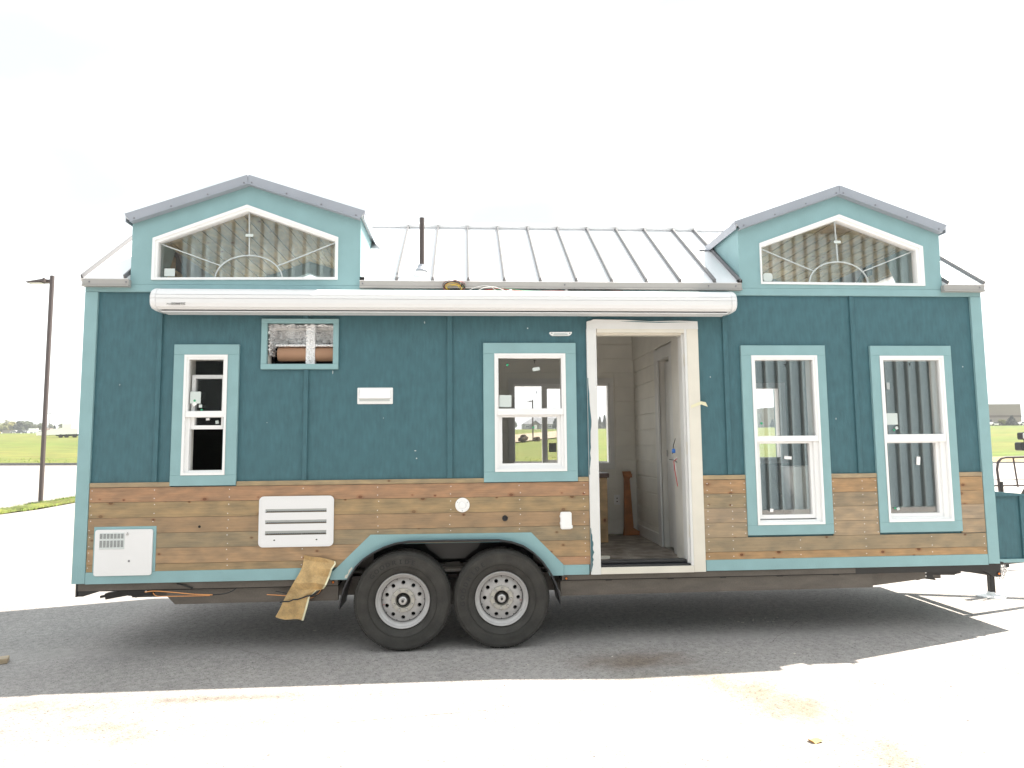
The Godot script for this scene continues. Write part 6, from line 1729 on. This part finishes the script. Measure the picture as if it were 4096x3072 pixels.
	while x < 30.0:
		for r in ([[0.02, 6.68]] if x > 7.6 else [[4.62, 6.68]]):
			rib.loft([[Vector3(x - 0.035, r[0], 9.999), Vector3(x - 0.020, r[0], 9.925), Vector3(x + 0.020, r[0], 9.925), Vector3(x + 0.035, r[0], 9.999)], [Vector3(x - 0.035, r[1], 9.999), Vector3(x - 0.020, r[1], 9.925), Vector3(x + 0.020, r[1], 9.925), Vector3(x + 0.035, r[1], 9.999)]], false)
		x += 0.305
	tag(obj("rib", rib, M.shaded_rib, t), "", "", "", "stuff")  # rib shade is put into the colour
	b = MB.new(); b.box(Vector3(-3.47, 4.62, 9.955), Vector3(-2.70, 6.68, 9.999)); obj("corner_panel", b, M.bronze_paint, t)
	b = MB.new(); b.box(Vector3(-3.6, 6.68, 9.85), Vector3(40.0, 6.86, 10.0)); obj("eave_trim", b, M.bronze_paint, t)
	b = MB.new(); b.box(Vector3(-3.20, 0.01, 10.21), Vector3(-3.15, 6.6, 21.9)); b.box(Vector3(-3.1, 0.01, 21.8), Vector3(20.0, 6.6, 21.9)); b.box(Vector3(-3.1, 0.01, 10.3), Vector3(20.0, 0.05, 21.7)); obj("added_dark_lining", b, M.shop_dark, t)  # near-black lining added; the gloom of the bay is in its colour
	b = MB.new(); b.box(Vector3(-3.45, 0, 22.0), Vector3(40.0, 6.7, 22.2)); b.box(Vector3(-3.45, 0, 10.2), Vector3(-3.25, 6.7, 22.0)); b.box(Vector3(39.8, 0, 10.2), Vector3(40.0, 6.7, 22.0)); obj("wall", b, M.shop_metal, t)
	b = MB.new(); b.face(Vector3(-3.6, 6.75, 9.9), Vector3(40.2, 6.75, 9.9), Vector3(40.2, 8.2, 16.1), Vector3(-3.6, 8.2, 16.1), Vector3(0, 1, -0.2)); b.face(Vector3(-3.6, 6.75, 22.4), Vector3(40.2, 6.75, 22.4), Vector3(40.2, 8.2, 16.1), Vector3(-3.6, 8.2, 16.1), Vector3(0, 1, 0.2)); obj("roof", b, M.shop_metal, t)

func build_small_things():
	# brown masking paper hanging from the arch board
	var rows = [[1.712, 1.945, 0.738, 0.690, 0.020, 0.034], [1.708, 1.950, 0.700, 0.664, 0.012, 0.030], [1.704, 1.928, 0.652, 0.625, 0.020, 0.045], [1.680, 1.905, 0.600, 0.572, 0.050, 0.020], [1.648, 1.885, 0.545, 0.520, 0.065, 0.055], [1.622, 1.860, 0.495, 0.478, 0.055, 0.025], [1.590, 1.815, 0.440, 0.470, 0.050, 0.060], [1.572, 1.765, 0.405, 0.430, 0.060, 0.050], [1.545, 1.745, 0.345, 0.350, 0.050, 0.055], [1.515, 1.718, 0.283, 0.254, 0.055, 0.045]]
	var b := MB.new()
	rng.seed = 12
	var grid = []
	for r in rows:
		var line = []
		for k in 7:
			var t = k / 6.0
			line.append(Vector3(lerpf(r[0], r[1], t), lerpf(r[2], r[3], t) + 0.006 * sin(t * 7.0 + r[2] * 30.0), lerpf(r[4], r[5], t) + 0.008 * sin(t * 6.0 + r[2] * 22.0) + rng.randf_range(-0.005, 0.005)))
		grid.append(line)
	for j in grid.size() - 1:
		for k in 6:
			var m = (grid[j][k] + grid[j + 1][k + 1]) / 2
			b.face(grid[j][k], grid[j][k + 1], m, m, Vector3(0, 0, 1)); b.face(grid[j][k + 1], grid[j + 1][k + 1], m, m, Vector3(0, 0, 1)); b.face(grid[j + 1][k + 1], grid[j + 1][k], m, m, Vector3(0, 0, 1)); b.face(grid[j + 1][k], grid[j][k], m, m, Vector3(0, 0, 1))
	var paper = thing("masking_paper", "crumpled brown masking paper hanging left of the wheels", "paper")
	obj("sheet", b, M.kraft_paper, paper)
	b = MB.new()
	for j in grid.size() - 1: b.face(grid[j][6] + Vector3(-0.010, 0, 0.0015), grid[j][6] + Vector3(0.004, 0, 0.0015), grid[j + 1][6] + Vector3(0.004, 0, 0.0015), grid[j + 1][6] + Vector3(-0.010, 0, 0.0015), Vector3(0, 0, 1))
	obj("tape_edge", b, M.tape, paper)
	var pts = []
	for k in 9:
		var t = k / 8.0
		pts.append(Vector3(lerpf(1.553, 1.815, t), 0.402 + 0.055 * pow(t, 1.6) + 0.004 * sin(t * 20), 0.085 - 0.02 * t))
	b = MB.new(); b.tube(pts, 0.0055, 6); tag(obj("dark_cord", b, M.black_plastic), "short dark frayed cord lying across the hanging paper", "cord")
	# coil of coloured wires on the awning
	var w = thing("wire_bundle", "loose coil of coloured wires lying on the awning", "wires")
	rng.seed = 19
	for q in [["wire_red", 0.085, 2.825, 0.060, 0.0028], ["wire_black", 0.075, 2.82, 0.055, 0.0028], ["wire_green", 0.080, 2.818, 0.052, 0.0024], ["wire_yellow", 0.066, 2.815, 0.05, 0.0028], ["wire_black", 0.085, 2.822, 0.07, 0.0024], ["wire_yellow", 0.055, 2.805, 0.065, 0.0026], ["wire_red", 0.078, 2.81, 0.045, 0.0024]]:
		pts = []
		for k in 33:
			var a = TAU * k / 20.0 + rng.randf() * 0.1
			pts.append(Vector3(2.845 + q[1] * cos(a) + 0.0009 * k, max(2.786, q[2] + q[1] * 0.55 * sin(a)), q[3] + 0.018 * sin(a * 0.5)))
		b = MB.new(); b.tube(pts, q[4], 6); obj("wire", b, M[q[0]], w)
	for q in [["wire_white", [[2.97, 2.788, 0.05], [3.02, 2.815, 0.05], [3.09, 2.831, 0.05], [3.15, 2.825, 0.05], [3.19, 2.79, 0.06]]], ["wire_white", [[3.05, 2.789, 0.06], [3.10, 2.815, 0.06], [3.18, 2.82, 0.06], [3.24, 2.80, 0.06], [3.26, 2.788, 0.06]]], ["wire_black", [[2.99, 2.79, 0.04], [3.05, 2.835, 0.04], [3.14, 2.838, 0.04], [3.22, 2.825, 0.04], [3.30, 2.80, 0.05]]],
		["wire_green", [[3.12, 2.79, 0.05], [3.22, 2.806, 0.05], [3.32, 2.806, 0.05], [3.42, 2.793, 0.06], [3.56, 2.787, 0.06]]], ["wire_red", [[3.10, 2.795, 0.05], [3.22, 2.808, 0.05], [3.34, 2.797, 0.05], [3.50, 2.787, 0.06], [3.66, 2.789, 0.06], [3.80, 2.787, 0.06], [4.05, 2.786, 0.06], [4.20, 2.790, 0.06]]], ["wire_black", [[3.74, 2.79, 0.07], [3.95, 2.788, 0.07], [4.10, 2.79, 0.07], [4.22, 2.795, 0.07]]], ["wire_red", [[3.70, 2.792, 0.05], [3.9, 2.79, 0.055], [4.02, 2.788, 0.055], [4.16, 2.793, 0.05]]]]:
		var c := Curve3D.new()
		for k in q[1].size():
			var a = q[1][max(k - 1, 0)]; var e = q[1][min(k + 1, q[1].size() - 1)]
			var tn = (Vector3(e[0], e[1], e[2]) - Vector3(a[0], a[1], a[2])) / 6.0
			c.add_point(Vector3(q[1][k][0], q[1][k][1], q[1][k][2]), -tn, tn)
		c.bake_interval = 0.02
		pts = []
		for k in c.get_baked_points(): pts.append(k)
		b = MB.new(); b.tube(pts, 0.0027, 6); obj("wire", b, M[q[0]], w)
	for q in [[3.285, 2.792], [3.30, 2.798], [3.75, 2.797]]:
		b = MB.new(); b.cbox(Vector3(q[0], q[1] - 0.004, 0.05), Vector3(q[0] + 0.022, q[1] + 0.004, 0.06), 0.001); obj("connector", b, M.vinyl, w)
	# offcut of lumber at the left edge, chip of cardboard on the sunny concrete
	var t = thing("lumber_offcut", "pale end of a board lying on the shaded concrete at the left edge", "board", Vector3(-0.42, 0, -0.005), 0.42)
	b = MB.new(); b.c = Color(0.55, 0.45, 0.32); b.cbox(Vector3(-0.75, 0.001, -0.045), Vector3(0.0, 0.039, 0.045), 0.003); obj("board", b, M.plank, t)
	t = thing("cardboard_scrap", "small curled scrap of cardboard on the sunlit concrete", "scrap", Vector3(4.77, 0.002, 1.83), 0.2)
	b = MB.new(); b.face(Vector3(-0.035, 0, -0.025), Vector3(0.02, 0.004, -0.03), Vector3(0.025, 0.010, 0.02), Vector3(-0.03, 0.0, 0.024), Vector3.UP); b.face(Vector3(-0.035, 0, -0.025), Vector3(-0.044, 0.012, -0.02), Vector3(-0.04, 0.012, 0.02), Vector3(-0.03, 0.0, 0.024), Vector3(-1, 0.5, 0)); obj("scrap", b, M.kraft_paper, t)
	# flakes of pale debris under the house
	rng.seed = 77
	b = MB.new()
	for k in 26:
		var at = Vector3(5.4 + rng.randf_range(-0.25, 0.35), 0.003, -0.62 + rng.randf_range(-0.10, 0.10))
		if k > 14: at = Vector3(rng.randf_range(0.0, 7.0), 0.003, rng.randf_range(-0.8, 0.6))
		b.xf = Transform3D(Basis(Vector3.UP, rng.randf() * TAU), at)
		var s = rng.randf_range(0.004, 0.013)
		b.box(Vector3(-s, 0, -s * 0.5), Vector3(s, 0.002, s * 0.5))
	tag(obj("debris", b, M.pale_debris), "pale flakes of debris on the shaded concrete", "debris", "", "stuff")
	# inside: cabinet, wooden stand, wrapped mattress, a sandal by the threshold
	t = thing("kitchen_cabinet", "light wood cabinet end with dark counter, left inside the doorway", "cabinet", Vector3(0, 0.58, 0))
	b = MB.new(); b.cbox(Vector3(3.2, 0.0, -2.03), Vector3(4.37, 0.645, -1.44), 0.003); obj("body", b, M.birch, t)
	b = MB.new(); b.cbox(Vector3(3.18, 0.6455, -2.04), Vector3(4.385, 0.690, -1.41), 0.004); obj("counter", b, M.counter, t)
	t = thing("wooden_stand", "orange wooden post on a spread foot against the back wall", "stand", Vector3(0, 0.58, -1.96))
	b = MB.new(); b.prism(V2([4.652, 0.08, 4.665, 0.60, 4.648, 0.685, 4.735, 0.685, 4.742, 0.655, 4.722, 0.60, 4.752, 0.08, 4.850, 0.02, 4.850, 0.0, 4.645, 0.0, 4.645, 0.02]), -0.02, 0.02); obj("post", b, M.orange_wood, t)
	b = MB.new(); b.cbox(Vector3(4.66, 0.62, 0.0205), Vector3(4.745, 0.655, 0.04)); obj("block", b, M.orange_wood, t)
	t = thing("wrapped_mattress", "white mattress on edge in clear wrap behind the tall window", "mattress", Vector3(6.08, 0.58, -0.42), 0.0)
	b = MB.new()
	var rings = []
	for k in 9:
		var y = k / 8.0 * 0.77
		var bulge = 0.02 * sin(k * 1.7)
		var w0 = 0.25 + 0.11 * (y / 0.73)
		rings.append([Vector3(-w0 + bulge, y, 0.13), Vector3(-w0 - 0.01, y, 0.0), Vector3(-w0 + bulge, y, -0.14), Vector3(0.3, y, -0.14), Vector3(0.3 + bulge, y, 0.0), Vector3(0.3, y, 0.13 + 0.4 * bulge), Vector3(-0.05, y, 0.15 - bulge * 0.6)])
	b.loft(rings, true); obj("mattress", b, M.truck_white, t)
	b = MB.new(); b.box(Vector3(-0.36, 0.05, 0.172), Vector3(0.30, 0.775, 0.174)); obj("wrap", b, M.stretch_wrap, t)
	t = thing("sandal", "pale flat-soled sandal lying inside the doorway", "sandal", Vector3(4.055, 0.58, -0.24), 0.1)
	b = MB.new()
	b.xf = Transform3D(Basis(Vector3.RIGHT, -PI / 2), Vector3(0, 0.04, 0)); b.prism(round_rect(-0.06, 0.075, -0.03, 0.03, 0.028), 0.0, 0.018); obj("sole", b, M.pale_debris, t)
	b = MB.new(); b.tube([Vector3(-0.03, 0.058, 0.03), Vector3(-0.035, 0.085, 0.015), Vector3(-0.035, 0.09, -0.01), Vector3(-0.03, 0.058, -0.03)], 0.008, 8); obj("strap", b, M.black_plastic, t)
	# tubular gate rack and the orange machine at the right edge
	t = thing("tube_rack", "brown tubular steel gate frame right of the house", "rack", Vector3(0, 0, -2.77))
	pts = [Vector3(9.632, 0.0, 0), Vector3(9.625, 0.5, 0), Vector3(9.61, 1.05, 0), Vector3(9.60, 1.20, 0), Vector3(9.62, 1.29, 0), Vector3(9.665, 1.335, 0), Vector3(9.72, 1.35, 0), Vector3(10.2, 1.355, 0), Vector3(10.9, 1.36, 0), Vector3(11.4, 1.36, 0), Vector3(11.47, 1.30, 0), Vector3(11.48, 1.1, 0), Vector3(11.48, 0.0, 0)]
	b = MB.new(); b.tube(pts, 0.0145, 8); obj("frame", b, M.bronze_paint, t)
	for x in [9.86, 10.18, 10.5, 10.82, 11.14]:
		b = MB.new(); b.tube([Vector3(x - 0.035, 1.352, 0), Vector3(x, 0.98, 0)], 0.010, 6); obj("upright", b, M.bronze_paint, t)
	for y in [[1.062, 0.005], [0.99, 0.011]]:
		b = MB.new(); b.tube([Vector3(9.40, y[0] + 0.01, 0), Vector3(11.48, y[0], 0)], y[1], 6); obj("rail", b, M.bronze_paint, t)
	b = MB.new(); b.cbox(Vector3(9.615, 0.0, -0.02), Vector3(9.655, 1.05, 0.02), 0.004); obj("post", b, M.black_steel, t)
	t = thing("orange_loader", "orange loader with grey and black lamps at the right edge", "loader", Vector3(12.9, 0, -5.6))
	b = MB.new(); b.cbox(Vector3(0.05, 0.55, -0.5), Vector3(1.9, 1.35, 0.3), 0.06); obj("body", b, M.machine_orange, t)
	b = MB.new(); b.cbox(Vector3(-0.1, 1.96, -0.45), Vector3(1.9, 2.1, 0.42), 0.04); obj("cab_roof", b, M.machine_orange, t)
	for x in [0.08, 1.8]:
		for z in [-0.4, 0.2]:
			b = MB.new(); b.box(Vector3(x, 1.35, z), Vector3(x + 0.06, 1.96, z + 0.06)); obj("cab_post", b, M.black_steel, t)
	b = MB.new(); b.xf.origin = Vector3(0, 0, 0.42); b.prism(round_rect(-0.955, -0.72, 1.575, 1.695, 0.03), 0.0, 0.10); obj("lamp_housing", b, M.black_plastic, t)
	b = MB.new(); b.xf.origin = Vector3(0, 0, 0.521); b.prism(round_rect(-0.945, -0.73, 1.585, 1.685, 0.025), 0.0, 0.012); obj("lamp_lens", b, M.lamp_glass, t)
	b = MB.new(); b.xf.origin = Vector3(0, 0, 0.42); b.prism(round_rect(-1.01, -0.76, 1.40, 1.535, 0.03), 0.0, 0.12); obj("lamp_housing", b, M.black_plastic, t)
	b = MB.new(); b.box(Vector3(-0.80, 1.42, 0.36), Vector3(0.10, 1.46, 0.418)); b.box(Vector3(-0.80, 1.461, 0.36), Vector3(-0.75, 1.70, 0.418)); obj("lamp_bracket", b, M.black_steel, t)
	for x in [0.15, 1.75]:
		for z in [-0.35, 0.40]:
			b = MB.new(); b.xf = Transform3D(Basis(Vector3(0, 0, 1), PI / 2), Vector3(x, 0.42, z)); b.lathe([Vector2(0.20, 0.18), Vector2(0.38, 0.19), Vector2(0.42, 0.14), Vector2(0.42, -0.12), Vector2(0.38, -0.17), Vector2(0.20, -0.16)], 24, true); obj("tyre", b, M.rubber, t)
			b = MB.new(); b.xf = Transform3D(Basis(Vector3(0, 0, 1), PI / 2), Vector3(x, 0.42, z)); b.lathe([Vector2(0, 0.10), Vector2(0.2, 0.12), Vector2(0.2, -0.12), Vector2(0, -0.10)], 20); obj("rim", b, M.machine_orange, t)

func _ready():
	# camera
	var cam := Camera3D.new(); cam.name = "camera"
	cam.position = Vector3(2.9455, 1.5494, 5.428)
	cam.rotation = Vector3(0.0908, -0.0685, -0.0095)
	cam.fov = rad_to_deg(2.0 * atan(1536.0 / 2730.0))
	cam.near = 0.05; cam.far = 1500.0
	add_child(cam); cam.current = true
	# sky, exposure
	var env := Environment.new()
	var sky_mat := ProceduralSkyMaterial.new()
	# thin bright cloud nearly everywhere, a few pale openings in it
	sky_mat.sky_top_color = lin(0.345, 0.385, 0.40)
	sky_mat.sky_horizon_color = lin(0.352, 0.382, 0.378)
	var cloud := Image.create(512, 256, false, Image.FORMAT_RGBA8)
	var cn := noise(101, 0.02, 4)
	var gaps = [[0.400, 0.405, 0.045, 0.022], [0.12, 0.30, 0.10, 0.05], [0.70, 0.22, 0.09, 0.05], [0.88, 0.36, 0.10, 0.04], [0.25, 0.18, 0.09, 0.06], [0.02, 0.40, 0.06, 0.03]]
	for y in 256:
		for x in 512:
			var u = x / 512.0; var v = y / 256.0
			var open_ = 0.0
			for g in gaps:
				var d = Vector2((u - g[0]) / g[2], (v - g[1] - 0.25 * (u - g[0])) / g[3]).length() + 0.9 * cn.get_noise_2d(x * 1.5, y * 4.0)
				open_ = max(open_, clampf(1.6 - 1.2 * d, 0.0, 1.0))
			var a = (0.48 + 0.08 * cn.get_noise_2d(x, y * 2.0)) * (1.0 - open_ * 0.9)
			cloud.set_pixel(x, y, Color(0.76, 0.745, 0.735, clampf(a, 0, 1)))
	sky_mat.sky_cover = ImageTexture.create_from_image(cloud)
	sky_mat.sky_curve = 0.18
	sky_mat.ground_bottom_color = lin(0.25, 0.24, 0.22)
	sky_mat.ground_horizon_color = lin(0.45, 0.45, 0.44)
	sky_mat.sun_angle_max = 12.0
	var sky := Sky.new(); sky.sky_material = sky_mat
	env.background_mode = Environment.BG_SKY; env.sky = sky
	env.ambient_light_source = Environment.AMBIENT_SOURCE_SKY
	env.tonemap_mode = Environment.TONE_MAPPER_LINEAR
	env.tonemap_exposure = 2.6
	env.sdfgi_enabled = true; env.ssao_enabled = true; env.ssil_enabled = true
	env.fog_enabled = true; env.fog_density = 0.0005; env.fog_light_color = Color(0.93, 0.95, 0.97)
	var we := WorldEnvironment.new(); we.environment = env; we.name = "world"
	add_child(we)
	# sun, high behind the house and to the right
	var sun := DirectionalLight3D.new(); sun.name = "sun"
	sun.light_energy = 1.6; sun.light_color = Color(1.0, 0.965, 0.91)
	sun.light_angular_distance = 0.5; sun.shadow_enabled = true
	add_child(sun)
	sun.look_at_from_position(Vector3.ZERO, Vector3(-0.57, -1.0, 0.20), Vector3.UP)

	make_materials()
	build_ground()
	build_house()
	build_surroundings()
	build_small_things()
